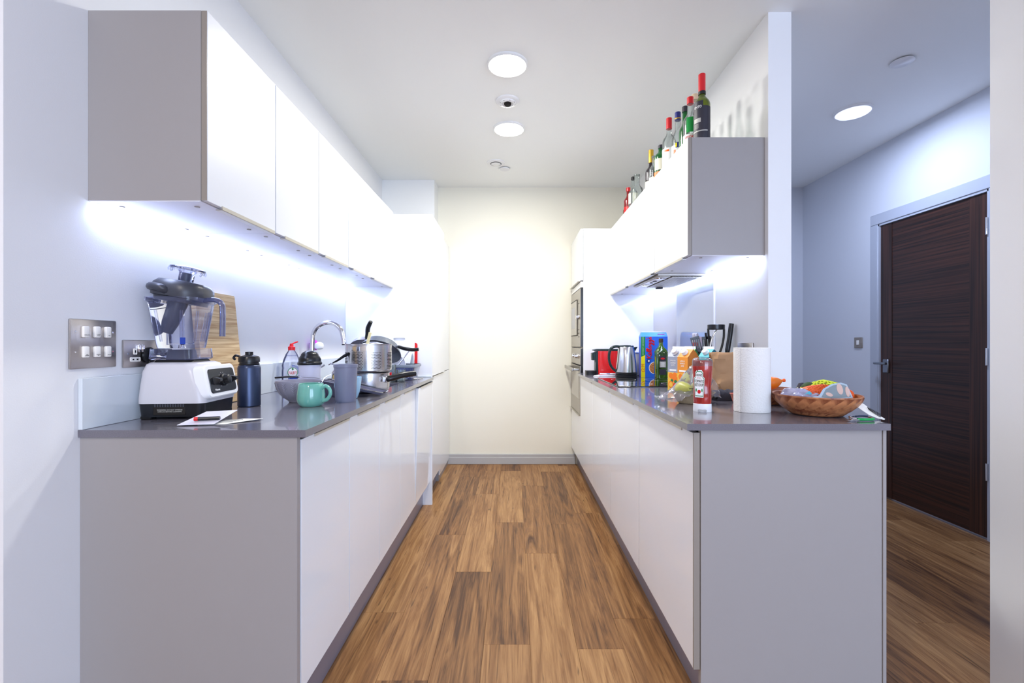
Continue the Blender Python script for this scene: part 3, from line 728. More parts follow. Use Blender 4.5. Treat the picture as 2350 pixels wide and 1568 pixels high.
# ---- sports bottle
t = thing('water_bottle', 'dark blue metal water bottle with black screw cap beside the chopping board', 'bottle', (-1.012, 1.764, WT))
obj('body', lathe(BM(), [(.036, 0), (.0395, .003), (.0395, .145), (.0375, .153), (.034, .157)], 40), 'bottle_blue', t)
obj('neck_ring', lathe(BM(), [(.034, .156), (.0355, .158), (.0355, .162), (.033, .163), (.033, .167), (.0365, .169)], 36), 'black_plastic', t)
c = obj('cap', lathe(BM(), [(.0365, .168), (.0365, .183), (.033, .190), (.018, .194), (.0135, .196), (.0135, .207), (0, .208)], 36), 'black_plastic', t)
bm = BM(); tube(bm, [(-.030, -.008, .188), (-.044, -.012, .193), (-.052, -.012, .184), (-.046, -.012, .178)], .0045, 8)
obj('carry_loop', bm, 'black_plastic', c)
# ---- washing-up liquid
t = thing('soap_bottle', 'clear washing up liquid bottle with red cap against the left wall', 'bottle', (-1.13, 2.345, WT), face_cam(-1.13, 2.345)+.25)
prof = [(.037, .028, 0), (.043, .031, .006), (.046, .033, .05), (.046, .033, .10), (.044, .031, .115), (.046, .033, .128), (.040, .03, .155), (.028, .022, .185), (.016, .016, .203), (.014, .014, .210)]
obj('body', loft(BM(), [[(a*math.cos(2*PI*k/28), b*math.sin(2*PI*k/28), z) for k in range(28)] for a, b, z in prof]), 'clear_plastic', t)
c = obj('cap', lathe(BM(), [(.0165, .205), (.017, .222), (.010, .226), (.008, .238), (0, .239)], 20), 'red_plastic', t)
bm = BM(); tube(bm, [(0, 0, .236), (.018, 0, .244), (.030, -.002, .248)], .006, 8, flat=.6); obj('flip_spout', bm, 'red_plastic', c)
lb = obj('front_label', wrap_patch(BM(), .0345, .060, .067, -40, 40), 'print_blue', t)
bm = BM(); disc_patch(bm, -.004, .094, .0245, -.0350, 28); obj('badge_ring', bm, 'print_green', t)
bm = BM(); disc_patch(bm, -.004, .094, .0215, -.0358, 28); obj('badge', bm, 'print_white', t)
text('FAIRY', .0155, 'print_red', t, T(-.004, -.0367, .091), tall=1.5)
bm = BM(); disc_patch(bm, -.004, .110, .0045, -.0366, 12, sz=1.3); obj('leaf_print', bm, 'print_green', t)
bm = BM()
for k in range(3):
    pts = [(.030+.006*k+.0*a, -.0335+.0009*k, 0) for a in (0,)]
    tube(bm, [((.028+.004*k)*math.cos(a)-.004, -.0345, .094+(.028+.004*k)*math.sin(a)) for a in [math.radians(-15+q*16) for q in range(8)]], .0011, 5, smooth=False)
obj('swoosh_print', bm, 'print_blue', t)['kind'] = 'stuff'
text('Antibacterial', .0085, 'print_blue', t, T(-.004, -.0215, .178)); 
# ---- grey bowl
t = thing('bowl', 'grey ceramic bowl with embossed leaf pattern behind the mint mug', 'bowl', (-.884, 1.890, WT))
obj('body', lathe(BM(), [(.030, 0), (.034, .001), (.036, .006), (.058, .022), (.074, .045), (.083, .070), (.0855, .086), (.0850, .088), (.0830, .087), (.080, .070), (.070, .044), (.052, .022), (.0, .010)], 64), 'bowl_grey', t)
def emb(a):
    bm = BM()
    tube(bm, [(.0505, 0, .016), (.0715, 0, .040), (.0805, 0, .064), (.0840, 0, .078)], .0012, 5)
    for k, (r, z) in enumerate(((.060, .026), (.068, .035), (.0735, .044), (.0780, .053), (.0810, .062), (.083, .071))):
        for s in (-1, 1): tube(bm, [(r, 0, z), (r+.0018, s*.005, z+.006), (r+.0020, s*.009, z+.0105)], .0014, 5, 3)
    return bm
em0 = obj('embossed_leaf', emb(0), 'bowl_grey', t); em0['kind'] = 'stuff'
for k in range(1, 14):
    e = em0.copy(); COL.objects.link(e); e.parent = t; e.rotation_euler = (0, 0, k*2*PI/14)
# ---- mint mug with spoon
t = thing('mug', 'mint green glazed mug with its handle to the right', 'mug', (-.776, 1.765, WT))
obj('body', lathe(BM(), [(.036, 0), (.0385, .002), (.046, .010), (.0505, .025), (.0505, .045), (.047, .068), (.044, .085), (.0425, .0865), (.0405, .085), (.043, .066), (.046, .045), (.045, .022), (0, .008)], 48), 'mug_mint', t)
obj('foot_ring', lathe(BM(), [(.034, -.0), (.037, .0), (.037, .003), (.034, .003)], 40), 'stem_brown', t)
obj('handle', tube(BM(), [(.042, -.006, .068), (.058, -.008, .077), (.074, -.010, .066), (.077, -.010, .045), (.064, -.008, .026), (.046, -.006, .020)], lambda u: .0065+.0015*abs(u-.5), 12), 'mug_mint', t)
t = thing('teaspoon', 'slim pale teaspoon standing in the mint mug', 'spoon', (-.771, 1.765, WT+.012))
obj('handle', tube(BM(), [(.0, 0, .0), (.012, .015, .04), (.03, .035, .09), (.052, .045, .105)], .0022, 8), 'steel_mirror', t)
obj('bowl', lathe(BM(), [(.0, .0), (.008, .004), (.011, .012), (.007, .022), (0, .026)], 12, sy=.3), 'steel_mirror', t)
# ---- translucent beaker and light blue mug
t = thing('beaker', 'tall grey translucent plastic beaker with scratched sides near the worktop edge', 'beaker', (-.692, 1.897, WT))
obj('body', lathe(BM(), [(.039, 0), (.0405, .003), (.0455, .140), (.0475, .142), (.048, .153), (.0465, .154), (.0445, .140), (.0395, .005), (0, .005)], 48), 'cup_grey', t)
obj('pouring_lip', tube(BM(), [(-.044, -.012, .152), (-.054, -.012, .155), (-.058, -.012, .158)], .004, 8, flat=.5), 'cup_grey', t)
t = thing('mug', 'pale blue mug half hidden behind the grey plastic beaker', 'mug', (-.712, 2.005, WT))
obj('body', lathe(BM(), [(.026, 0), (.030, .002), (.040, .03), (.046, .070), (.0475, .094), (.0455, .095), (.043, .070), (.036, .03), (0, .008)], 44), 'mug_blue', t)
obj('handle', tube(BM(), [(-.044, .01, .075), (-.066, .014, .070), (-.068, .014, .045), (-.040, .01, .030)], .006, 10), 'mug_blue', t)
# ---- shaker with ribbed black lid
t = thing('shaker', 'white frosted shaker tub with ribbed black domed lid behind the bowl', 'shaker', (-.925, 2.09, WT))
obj('body', lathe(BM(), [(.040, 0), (.043, .003), (.0465, .145), (.0465, .147)], 44), 'shaker_white', t)
obj('lid', lathe(BM(), [(.050, .143), (.0525, .146), (.052, .153), (.049, .155), (.047, .162), (.0475, .168), (.043, .178), (.037, .186), (.0365, .190), (.030, .198), (.016, .206), (0, .207)], 44), 'black_plastic', t, ang=60)
# ---- baking tin leaning, tap, small things round the sink
t = thing('baking_tray', 'thin dark metal baking tray propped up in front of the saucepan', 'tray', (-.727, 2.108, WT+.0345), rot=(0, math.radians(11.5), 0))
bm = BM(); loft(bm, [rrect(.135, .048, .012, .0), rrect(.141, .053, .014, .010), rrect(.139, .051, .014, .010), rrect(.133, .046, .011, .004)])
obj('tray', bm, 'tin', t)
obj('rolled_rim', loft(BM(), [rrect(.139, .051, .014, .0102), rrect(.143, .055, .014, .0122), rrect(.139, .051, .014, .0140)], cap=False), 'steel_mirror', t)
t = thing('lunch_box', 'low grey plastic box under the raised end of the baking tray', 'box', (-.812, 2.105, WT+.0005))
obj('body', loft(BM(), [rrect(.036, .044, .008, 0), rrect(.041, .050, .008, .042), rrect(.041, .050, .008, .046)]), 'tin', t)
t = thing('tap', 'chrome swan neck kitchen tap arching over the sink', 'tap', (-1.128, 2.58, WT))
obj('base', lathe(BM(), [(.027, 0), (.027, .004), (.024, .006), (.024, .13), (.021, .133)], 28), 'chrome', t)
obj('body_collar', lathe(BM(), [(.0245, .09), (.0245, .135), (.016, .137)], 28), 'black_glass', t)
bm = BM(); tube(bm, [(0, 0, .13), (0, 0, .22), (.003, 0, .275)] + [(.088-.085*math.cos(a), 0, .272+.083*math.sin(a)) for a in [math.radians(q) for q in range(15, 175, 20)]] + [(.174, 0, .262), (.177, 0, .236)], .0125, 14)
obj('spout', bm, 'chrome', t)
obj('aerator', lathe(BM(), [(.0115, .230), (.0115, .238)], 16, T(.177, 0, 0)), 'print_black', t)
obj('lever', tube(BM(), [(.02, 0, .10), (.045, -.01, .105), (.075, -.02, .12)], .006, 10), 'chrome', t)
t = thing('scrub_brush', 'white washing up brush with purple bristles behind the tap', 'brush', (-1.165, 2.72, WT))
obj('handle', tube(BM(), [(0, 0, 0), (.0, 0, .10), (.005, 0, .19)], .006, 8), 'white_plastic', t)
obj('head', lathe(BM(), [(.008, -.022), (.024, -.014), (.028, 0), (.022, .016), (.008, .022)], 18, T(.024, -.02, .225)), 'white_plastic', t)
obj('bristles', lathe(BM(), [(.012, -.03), (.026, -.02), (.026, .012), (.01, .03)], 14, T(-.004, -.02, .23), sy=.8), 'magenta', t)
t = thing('sponge', 'yellow green washing up sponge beside the sink', 'sponge', (-1.08, 2.83, WT+.001), .3)
obj('scourer', box(BM(), -.03, .03, -.02, .02, .055, .072, .006, seg=2), 'sponge_green', t)
obj('foam', box(BM(), -.03, .03, -.02, .02, 0, .055, .006, seg=2), 'sponge_yellow', t)
t = thing('cup', 'small white cup by the wall behind the frosted shaker', 'cup', (-1.10, 2.44, WT))
obj('body', lathe(BM(), [(.020, 0), (.026, .01), (.029, .050), (.027, .050), (.023, .01), (0, .006)], 28), 'white_plastic', t)
t = thing('basin_caddy', 'dark navy plastic caddy of cutlery at the near end of the sink', 'caddy', (-.93, 2.22, WT+.0005))
bm = BM(); loft(bm, [rrect(.055, .030, .008, 0), rrect(.060, .034, .008, .062), rrect(.057, .031, .008, .062), rrect(.052, .027, .006, .004)]); obj('body', bm, 'navy', t)
t.location = (-.875, 2.235, WT+.0005)
for k, (dx, lx_, col) in enumerate(((-.02, .02, 'steel_mirror'), (.005, .03, 'steel'), (.03, .012, 'steel_mirror'))):
    q = thing('fork', ['fork leaning left in the navy caddy', 'knife in the middle of the navy caddy', 'spoon at the right of the navy caddy'][k], ['fork', 'knife', 'spoon'][k], (-.875+dx, 2.235, WT+.008)); q.name = ['fork', 'table_knife', 'dessert_spoon'][k]
    obj('handle', tube(BM(), [(0, 0, 0), (lx_*.5, 0, .05), (lx_, -.005, .086)], .0035, 8, flat=.5), col, q)
    obj('tip', lathe(BM(), [(.003, .0), (.008, .008), (.006, .020), (0, .024)], 10, T(lx_, -.005, .080) @ R('Y', 15), sy=.3), col, q)
t = thing('ladle', 'black handled steel ladle lying across the bowls towards the pot', 'ladle', (-.83, 2.00, WT+.093))
t.location = (-.86, 2.19, WT+.14)
obj('handle', tube(BM(), [(0, 0, .007), (.022, 0, .018), (.05, 0, .037), (.072, 0, .050)], lambda u: .003+.0055*u, 10), 'black_plastic', t)
obj('shank', tube(BM(), [(-.02, .0, -.002), (-.01, 0, .003), (.002, 0, .007)], .003, 8), 'steel', t)
t = thing('kitchen_knife', 'long dark handled knife resting on the grey bowl and tin', 'knife', (-.99, 1.99, WT+.089))
obj('handle', tube(BM(), [(-.055, .03, .0), (0, .03, .004), (.05, .03, .004)], .006, 10, flat=.7), 'black_plastic', t)
obj('blade', tube(BM(), [(.05, .03, .004), (.14, .035, -.004), (.245, .05, -.030)], lambda u: .007*(1-.6*u), 8, flat=.25), 'steel', t)
# ---- saucepan with steamer insert
PX, PY = -.716, 2.275
t = thing('saucepan', 'polished steel saucepan with black side handle carrying the steamer', 'saucepan', (PX, PY, WT+.001))
obj('pan', lathe(BM(), [(.078, 0), (.088, .003), (.096, .012), (.099, .03), (.099, .092), (.102, .094), (.102, .096), (.097, .096), (.096, .02), (0, .006)], 64), 'steel', t)
h = obj('handle_bracket', box(BM(), -.010, .010, -.022, .004, -.014, .014, .003, M=T(.094, -.055, .066) @ R('Z', 45)), 'steel_mirror', t)
obj('handle', tube(BM(), [(.100, -.062, .066), (.122, -.062, .070), (.17, -.03, .084), (.225, .02, .090)], lambda u: .010+.002*math.sin(u*3), 12, flat=1.25), 'black_plastic', t)
t = thing('steamer', 'tall perforated steel steamer insert standing in the saucepan', 'steamer', (PX, PY, WT+.0975))
obj('body', lathe(BM(), [(.094, 0), (.100, .004), (.109, .012), (.1095, .022), (.1095, .134), (.1125, .136), (.1125, .139), (.108, .139), (.1075, .02), (0, .006)], 64), 'steel', t)
bm = BM()
def perf(bm, a0, cols, rows):
    for i in range(cols):
        for j in range(rows):
            a = math.radians(a0+(i-(cols-1)/2)*3.4+(1.7 if j % 2 else 0)); z = .022+j*.0068
            M = R('Z', math.degrees(a)) @ T(0, -.1097, z) @ R('X', 90)
            lathe(bm, [(.0021, 0), (.0021, .0004)], 6, M)
for a in (-58, -10, 34, 80, 125, 170, 215, 262): perf(bm, a, 7, 12)
o = obj('perforations', bm, 'gap_dark', t, smooth=False); o['kind'] = 'stuff'
obj('side_handle', wrap_patch(BM(), .1105, .108, .126, -30, 12, t=.004), 'steel_mirror', t)
t = thing('mixing_bowl', 'shiny steel bowl upside down inside the steamer', 'bowl', (PX+.02, PY, WT+.200))
obj('shell', lathe(BM(), [(.082, .0), (.080, .010), (.066, .028), (.045, .040), (.02, .046), (0, .047)], 48, cap0=False), 'steel_mirror', t)
t = thing('wooden_spatula', 'flat pale wooden stick standing up in the steamer', 'spatula', (PX-.01, PY-.088, WT+.112))
obj('blade', box(BM(), -.007, .007, -.0025, .0025, 0, .185, .001, M=R('Y', 14)), 'wood_pale', t)
# ---- stacked frying pans draining
def frying_pan(label, loc, rot, r, handle, outside='granite', inner='granite_in'):
    t = thing('frying_pan', label, 'frying pan', loc, rot=rot)
    obj('pan', lathe(BM(), [(r*.72, 0), (r*.80, .003), (r*.97, .040), (r, .050), (r*1.01, .052), (r*.985, .052), (r*.95, .042), (r*.78, .006), (0, .005)], 56), outside, t)
    obj('base_disc', lathe(BM(), [(r*.66, -.0012), (r*.66, .0008)], 40), 'steel', t)
    br = obj('handle_bracket', tube(BM(), [(r*.96, 0, .036), (r*1.12, 0, .044)], .009, 10, flat=.7, smooth=False), 'steel', t)
    obj('handle', tube(BM(), [(r*1.1, 0, .043)]+handle, lambda u: .0095+.004*math.sin(u*2.6), 12, flat=.75), 'black_plastic', t)
    return t
E1 = tuple((R('Y', 6) @ R('X', 145) @ R('Z', 30)).to_euler()); E2 = tuple((R('Y', -10) @ R('X', 132) @ R('Z', 60)).to_euler())
frying_pan('speckled black frying pan upside down on the draining pile, handle to the right', (-.79, 2.77, 1.137), E1, .122, [(.142, -.002, .046), (.165, -.016, .052), (.20, -.045, .05), (.235, -.062, .044)])
frying_pan('frying pan at the back of the pile with its black handle pointing up', (-.945, 2.91, 1.138), E2, .088, [(.13, 0, .045), (.18, .006, .045), (.235, .0, .045)], 'bowl_grey')
# ---- dish rack
t = thing('dish_rack', 'grey plastic dish basket beside the tall side panel', 'dish rack', (-.735, 3.10, WT+.001))
bm = BM(); loft(bm, [rrect(.068, .09, .02, 0), rrect(.086, .115, .025, .085), rrect(.083, .112, .024, .085), rrect(.065, .087, .018, .004)]); obj('basket', bm, 'clear_smoke', t)
obj('rim', loft(BM(), [rrect(.085, .114, .025, .080), rrect(.092, .122, .028, .084), rrect(.092, .122, .028, .098), rrect(.085, .114, .025, .100)], cap=False), 'rack_grey', t)
def dish(label, loc, rot, r, depth, m, cat='bowl', name='bowl'):
    t = thing(name, label, cat, loc, rot=rot)
    obj('body', lathe(BM(), [(r*.4, 0), (r*.45, .001), (r*.8, depth*.5), (r, depth), (r*.985, depth+.002), (r*.93, depth), (r*.75, depth*.55), (0, .006)], 44), m, t)
    if name == 'bowl': obj('foot', lathe(BM(), [(r*.42, -.004), (r*.42, .001)], 30), m, t)
    return t
dish('white bowl standing on edge in the grey dish basket', (-.752, 3.095, WT+.080), (math.radians(78), 0, math.radians(-28)), .068, .045, 'plate_white')
dish('grey green plate standing on edge behind the white bowl in the basket', (-.684, 3.14, WT+.090), (math.radians(84), 0, math.radians(-72)), .082, .014, 'plate_dark', 'plate', 'plate')
t = thing('chopping_board', 'white plastic chopping board with slot handle against the tall side panel', 'chopping board', (-.812, 3.252, WT+.001), rot=(math.radians(-4.5), 0, 0))
bm = BM(); w_, h_ = .108, .305
outer = rrect(w_, h_/2, .018, 0, 0, h_/2); inner = rrect(.042, .0095, .0093, 0, 0, h_-.036)
def holed(bm, outer, inner, z0, z1):
    A = [[bm.verts.new((p.x, p.y, z)) for p in outer] for z in (z0, z1)]; Bv = [[bm.verts.new((p.x, p.y, z)) for p in inner] for z in (z0, z1)]; n = len(outer)
    for k in range(n):
        k2 = (k+1) % n
        bm.faces.new((A[0][k], A[0][k2], A[1][k2], A[1][k])); bm.faces.new((Bv[0][k2], Bv[0][k], Bv[1][k], Bv[1][k2]))
        for q in (0, 1): bm.faces.new((A[q][k], A[q][k2], Bv[q][k2], Bv[q][k]))
holed(bm, outer, inner, 0, .010)
bmesh.ops.transform(bm, matrix=R('X', 90), verts=bm.verts[:])
obj('board', bm, 'white_plastic', t, ang=30)
t = thing('chopping_board', 'red plastic chopping board showing as a thin edge behind the white one', 'chopping board', (-.801, 3.272, WT+.001), rot=(math.radians(-2.2), 0, 0))
obj('board', prism(BM(), [(p.x, p.y) for p in rrect(.115, .122, .018, 0, 0, .122)], 0, .006, M=R('X', 90)), 'red_plastic', t)
# glasses, slice and cutlery in front of the basket
for k, (x, y, r, h, lb) in enumerate(((-.765, 2.875, .030, .105, 'clear glass with red print standing left of the dish basket'), (-.70, 2.86, .028, .075, 'short clear glass beside the saucepan handle'))):
    t = thing('drinking_glass', lb, 'glass', (x, y, WT+.001))
    obj('body', lathe(BM(), [(r*.85, 0), (r*.88, .002), (r, h), (r*.94, h), (r*.8, .008), (0, .007)], 28), 'clear_glass', t)
    if k == 0: obj('red_print', wrap_patch(BM(), r*.96+.001, .03, .06, -60, 20), 'red_plastic', t)
t = thing('plate', 'dark grey plate lying flat in front of the dish basket', 'plate', (-.735, 2.98, WT+.001))
t.location = (-.74, 2.945, WT+.001); 
obj('body', lathe(BM(), [(.035, 0), (.038, .001), (.062, .012), (.061, .014), (.035, .006), (0, .005)], 40), 'plate_dark', t)
t = thing('fish_slice', 'black handled steel slice lying over the plate near the worktop edge', 'spatula', (-.72, 2.96, WT+.021))
obj('handle', tube(BM(), [(-.06, .015, .02), (-.03, .01, .017), (.03, -.005, .010)], .008, 10, flat=.6), 'black_plastic', t)
obj('blade', box(BM(), .035, .115, -.024, .012, -.001, .002, .001, M=R('Y', 9) @ T(0, 0, .010)), 'steel', t)
t = thing('table_knife', 'steel table knife lying at the worktop edge by the dish basket', 'knife', (-.67, 3.05, WT+.004))
obj('blade', tube(BM(), [(-.05, -.05, 0), (0, 0, .001), (.03, .05, 0)], .006, 8, flat=.3), 'steel', t)
obj('handle', tube(BM(), [(.03, .05, 0), (.045, .10, 0)], .006, 8, flat=.5), 'steel_mirror', t)
t = thing('whisk', 'thin steel whisk handle leaning out of the dish basket', 'whisk', (-.80, 3.02, WT+.03))
obj('handle', tube(BM(), [(0, 0, 0), (.05, .01, .08), (.11, .03, .165)], .004, 8), 'steel', t)
# ---- sachet and pen
t = thing('leaflet', 'white folded leaflet lying under the pen pack at the front edge', 'leaflet', (-.86, 1.40, WT+.0006), math.radians(12))
bm = BM(); loft(bm, [[(-.075, -.035, 0), (.0, -.04, .0), (.085, .02, .004), (.02, .05, .001)], [(-.075, -.035, .0008), (.0, -.04, .0008), (.085, .02, .0048), (.02, .05, .0018)]])
obj('sheet', bm, 'paper', t, smooth=False)
bm = BM()
for k in range(4): box(bm, -.02, .03-.006*k, .012-.010*k, .015-.010*k, .0030, .0052)
obj('small_print', bm, 'label_grey', t)['kind'] = 'stuff'
t = thing('pen_pack', 'clear plastic packet holding a black pen with red tip in front of the blender', 'packet', (-.90, 1.385, WT+.003), math.radians(20))
bm = BM(); loft(bm, [[(-.085, -.03, 0), (.01, -.045, .0), (.055, .035, .028), (-.03, .045, .026)], [(-.085, -.03, .001), (.01, -.045, .001), (.055, .035, .029), (-.03, .045, .027)]])
obj('backing', bm, 'sachet', t, smooth=False)
obj('pen', tube(BM(), [(-.045, -.018, .014), (.02, -.020, .014)], .0055, 10, smooth=False), 'black_plastic', t)
obj('red_tip', tube(BM(), [(-.046, -.018, .014), (-.036, -.0183, .014)], .0058, 10, smooth=False), 'red_plastic', t)

# ================================================================== THINGS ON THE RIGHT WORKTOP
# ---- coffee machine, kettle
t = thing('coffee_machine', 'red pod coffee machine with black top behind the kettle', 'coffee machine', (.705, 3.55, WT), 0)
obj('body', loft(BM(), [rrect(.085, .055, .012, .004, .02), rrect(.088, .056, .014, .10, .02), rrect(.090, .056, .014, .182, .022)]), 'machine_red', t)
obj('top_cover', loft(BM(), [rrect(.105, .050, .012, .183, .008), rrect(.108, .050, .012, .192, .006), rrect(.095, .045, .012, .198, .012)]), 'dark_green_black', t)
obj('brew_head', loft(BM(), [rrect(.022, .035, .01, .112, -.088), rrect(.024, .038, .01, .165, -.088), rrect(.018, .032, .01, .172, -.082)]), 'dark_green_black', t)
obj('column', box(BM(), -.085, -.064, -.04, .04, 0, .18, .004), 'dark_green_black', t)
obj('drip_tray', loft(BM(), [rrect(.042, .045, .02, 0, -.115), rrect(.043, .046, .02, .030, -.115), rrect(.040, .043, .02, .032, -.115)]), 'black_plastic', t)
obj('spout', lathe(BM(), [(.006, .095), (.008, .113)], 12, T(-.088, 0, 0)), 'chrome', t)
t = thing('kettle', 'brushed steel kettle with black handle in front of the red coffee machine', 'kettle', (.797, 3.285, WT), math.radians(-4))
obj('power_base', lathe(BM(), [(.074, .0), (.077, .004), (.077, .016), (.070, .020)], 44), 'black_plastic', t)
obj('body', lathe(BM(), [(.074, .036), (.0735, .042), (.0705, .10), (.064, .16), (.056, .210), (.053, .216)], 48), 'steel', t)
obj('lower_band', lathe(BM(), [(.071, .019), (.0745, .022), (.0748, .037), (.073, .038)], 44), 'black_plastic', t)
obj('lid', lathe(BM(), [(.053, .215), (.052, .222), (.045, .227), (.0, .228)], 40), 'dark_green_black', t)
bm = BM(); tube(bm, [(-.045, 0, .216), (-.075, 0, .218), (-.105, 0, .205), (-.120, 0, .165), (-.118, 0, .11), (-.098, 0, .065), (-.068, 0, .040)], lambda u: .0125-.002*abs(u-.4), 14, flat=.8)
obj('handle', bm, 'dark_green_black', t)
bm = BM(); loft(bm, [[(.050, -.018, .16), (.050, .018, .16), (.050, .018, .213), (.050, -.018, .213)], [(.060, -.010, .185), (.060, .010, .185), (.078, .012, .216), (.078, -.012, .216)]])
obj('pouring_spout', bm, 'dark_green_black', t)
t = thing('glass_jug', 'small steel milk frother half hidden behind the kettle', 'frother', (.905, 3.43, WT))
t.name = 'milk_frother'
obj('body', lathe(BM(), [(.030, 0), (.032, .004), (.030, .16), (.028, .172), (.02, .178), (0, .178)], 30), 'label_grey', t)
obj('rim', lathe(BM(), [(.031, .165), (.033, .168), (.033, .174), (.029, .176)], 30), 'chrome', t)
obj('side_nozzle', tube(BM(), [(.028, 0, .168), (.045, 0, .168), (.050, -.0, .168)], .006, 8), 'brushed_plate', t)
t = thing('power_cable', 'thin black cable running along the wall behind the kettle', 'cable', (.98, 3.42, WT+.004))
obj('cord', tube(BM(), [(-.14, .0, .0), (-.06, -.06, .002), (0, -.05, .004), (.03, .02, .03), (.06, .08, .09), (.10, .10, .13)], .0035, 8), 'black_plastic', t)
t = thing('sachet', 'crumpled white sachet lying at the worktop edge below the coffee machine', 'packet', (.655, 3.36, WT+.001), .1)
bm = BM(); loft(bm, [[(-.085, -.01, .0), (-.05, -.03, .0), (.09, -.025, .0), (.09, .02, .0), (-.05, .025, 0)], [(-.078, -.01, .008), (-.045, -.027, .012), (.085, -.022, .010), (.085, .018, .014), (-.045, .022, .010)]])
obj('wrapper', bm, 'sachet', t, smooth=False)
t = thing('sachet', 'flat white sachet on top of the crumpled one beside the kettle', 'packet', (.685, 3.37, WT+.0155), -.1)
bm = BM(); loft(bm, [rrect(.06, .016, .004, 0), rrect(.058, .014, .004, .008)]); obj('wrapper', bm, 'sachet', t)
obj('blue_print', box(BM(), -.012, .012, -.0165, -.0150, .002, .006), 'print_blue', t)
# ---- cereal box
CX, CY, CW, CH = .985, 3.236, .187, .326
t = thing('cereal_box', 'tall blue cereal box with green and yellow price strip behind the hob', 'cereal box', (CX, CY+.0, WT), 0)
t.location.y = 3.245
obj('carton', box(BM(), -CW/2, CW/2, 0, .058, 0, .288, .0008), 'box_blue', t)
bm = BM(); loft(bm, [[(-CW/2, .0, .288), (CW/2, 0, .288), (CW/2, .058, .288), (-CW/2, .058, .288)], [(-CW/2+.008, .020, .318), (CW/2-.003, .020, .318), (CW/2-.003, .040, .318), (-CW/2+.008, .040, .318)]])
obj('top_flap', bm, 'box_light_blue', t, smooth=False)
bm = BM(); prism(bm, [(-CW/2+.01, .312), (-CW/2+.06, .309), (-CW/2+.07, .322), (-.01, .322), (0, .314), (.07, .315), (CW/2-.004, .320), (CW/2-.004, .326), (-CW/2+.01, .326)], .0, .002, M=T(0, .022, 0) @ UPRIGHT)
obj('torn_edge', bm, 'paper', t, smooth=False)
xs0 = -CW/2
bm = BM(); prism(bm, [(xs0, .145), (xs0+.028, .158), (xs0+.028, .287), (xs0, .287)], 0, .0006, M=UPRIGHT); obj('green_strip', bm, 'box_green', t, smooth=False)
bm = BM(); prism(bm, [(xs0, .001), (xs0+.028, .001), (xs0+.028, .158), (xs0, .145)], 0, .0006, M=UPRIGHT); obj('yellow_strip', bm, 'box_yellow', t, smooth=False)
VT = R('Y', -90)
STROKES = [[(.05, 1), (.02, .5), (-.05, 0)], [(.55, 1.0), (.3, .72), (.08, .5), (.3, .25), (.62, 0)], [(.62, .2), (.92, .38), (.86, .6), (.68, .45), (.72, .12), (.95, .05), (1.1, .25)],
 [(1.08, .2), (1.38, .85), (1.24, 1.0), (1.14, .35), (1.28, .05), (1.4, .2)], [(1.38, .2), (1.68, .85), (1.54, 1.0), (1.44, .35), (1.58, .05), (1.72, .2)],
 [(2.0, .52), (1.80, .32), (1.92, .04), (2.14, .28), (2.0, .52), (2.25, .46)], [(2.62, .48), (2.36, .4), (2.38, .1), (2.6, .25), (2.64, .5), (2.52, -.42), (2.28, -.42), (2.75, .12)],
 [(3.10, .48), (2.84, .4), (2.86, .1), (3.08, .25), (3.12, .5), (3.0, -.42), (2.76, -.42), (3.25, .12)], [(3.42, 1.0), (3.36, .82)], [(3.25, .08), (3.58, .6), (3.50, .36), (3.66, .14), (3.40, .02)]]
for st in STROKES:
    obj('red_script', tube(BM(), [(xs0+.074-v_*.036, -.0002, .136+u_*.0405) for u_, v_ in st], .0031, 6, 5, up=(0, 1, 0), flat=1.0), 'print_red', t)
text('\u00a32.99', .030, 'print_red', t, T(xs0+.014, -.0009, .068) @ VT, sx=.9)
text('SAME WEIGHT \u2022 LESS PACKAGING', .0085, 'print_white', t, T(xs0+.014, -.0009, .222) @ VT)
obj('pink_scribble', tube(BM(), [(.025, .0085, .302), (.035, .0095, .306), (.045, .0095, .304), (.05, .0090, .301), (.062, .0095, .305), (.075, .0090, .303)], .0022, 6), 'print_magenta', t)
bm = BM(); disc_patch(bm, xs0+.052, .115, .015, -.0006, 20); obj('round_logo', bm, 'print_blue', t)
bm = BM(); disc_patch(bm, xs0+.054, .117, .008, -.0014, 12, sx=.8); obj('logo_swirl', bm, 'print_white', t)
bm = BM(); disc_patch(bm, .005, .068, .044, -.0006, 36); obj('bowl_print', bm, 'print_white', t)
bm = BM(); disc_patch(bm, .005, .068, .040, -.0014, 36); obj('cereal_print', bm, 'cereal', t)
obj('traffic_label', box(BM(), .070, .082, -.0008, 0, .01, .055), 'carton_aqua', t)
# ---- olive oil
t = thing('oil_bottle', 'square green glass olive oil bottle in front of the cereal box', 'bottle', (.985, 3.10, WT+.0065), 0)
def sq(h, r, z): return rrect(h, h, r, z)
obj('body', loft(BM(), [sq(.034, .008, 0), sq(.037, .010, .004), sq(.037, .010, .175), sq(.033, .014, .190), sq(.020, .015, .208), sq(.0135, .0134, .222), sq(.0125, .0124, .245)]), 'olive_green', t)
obj('cap', lathe(BM(), [(.0145, .240), (.0145, .262), (.013, .266), (0, .266)], 20), 'stem_brown', t)
obj('label', box(BM(), -.022, .022, -.0378, -.0368, .072, .150), 'label_dark', t)
obj('pale_label_panel', box(BM(), -.020, .020, -.0382, -.0376, .075, .113), 'label_grey', t)
bm = BM(); disc_patch(bm, 0, .133, .014, -.0382, 18, sz=.45); obj('red_oval', bm, 'print_red', t)
bm = BM()
for k in range(5): box(bm, -.012+.002*(k%2), .012-.001*(k%3), -.0388, -.0381, .080+k*.006, .082+k*.006)
obj('small_print', bm, 'print_white', t)['kind'] = 'stuff'
obj('lower_label', box(BM(), -.022, .022, -.0378, -.0368, .025, .062), 'label_dark', t)

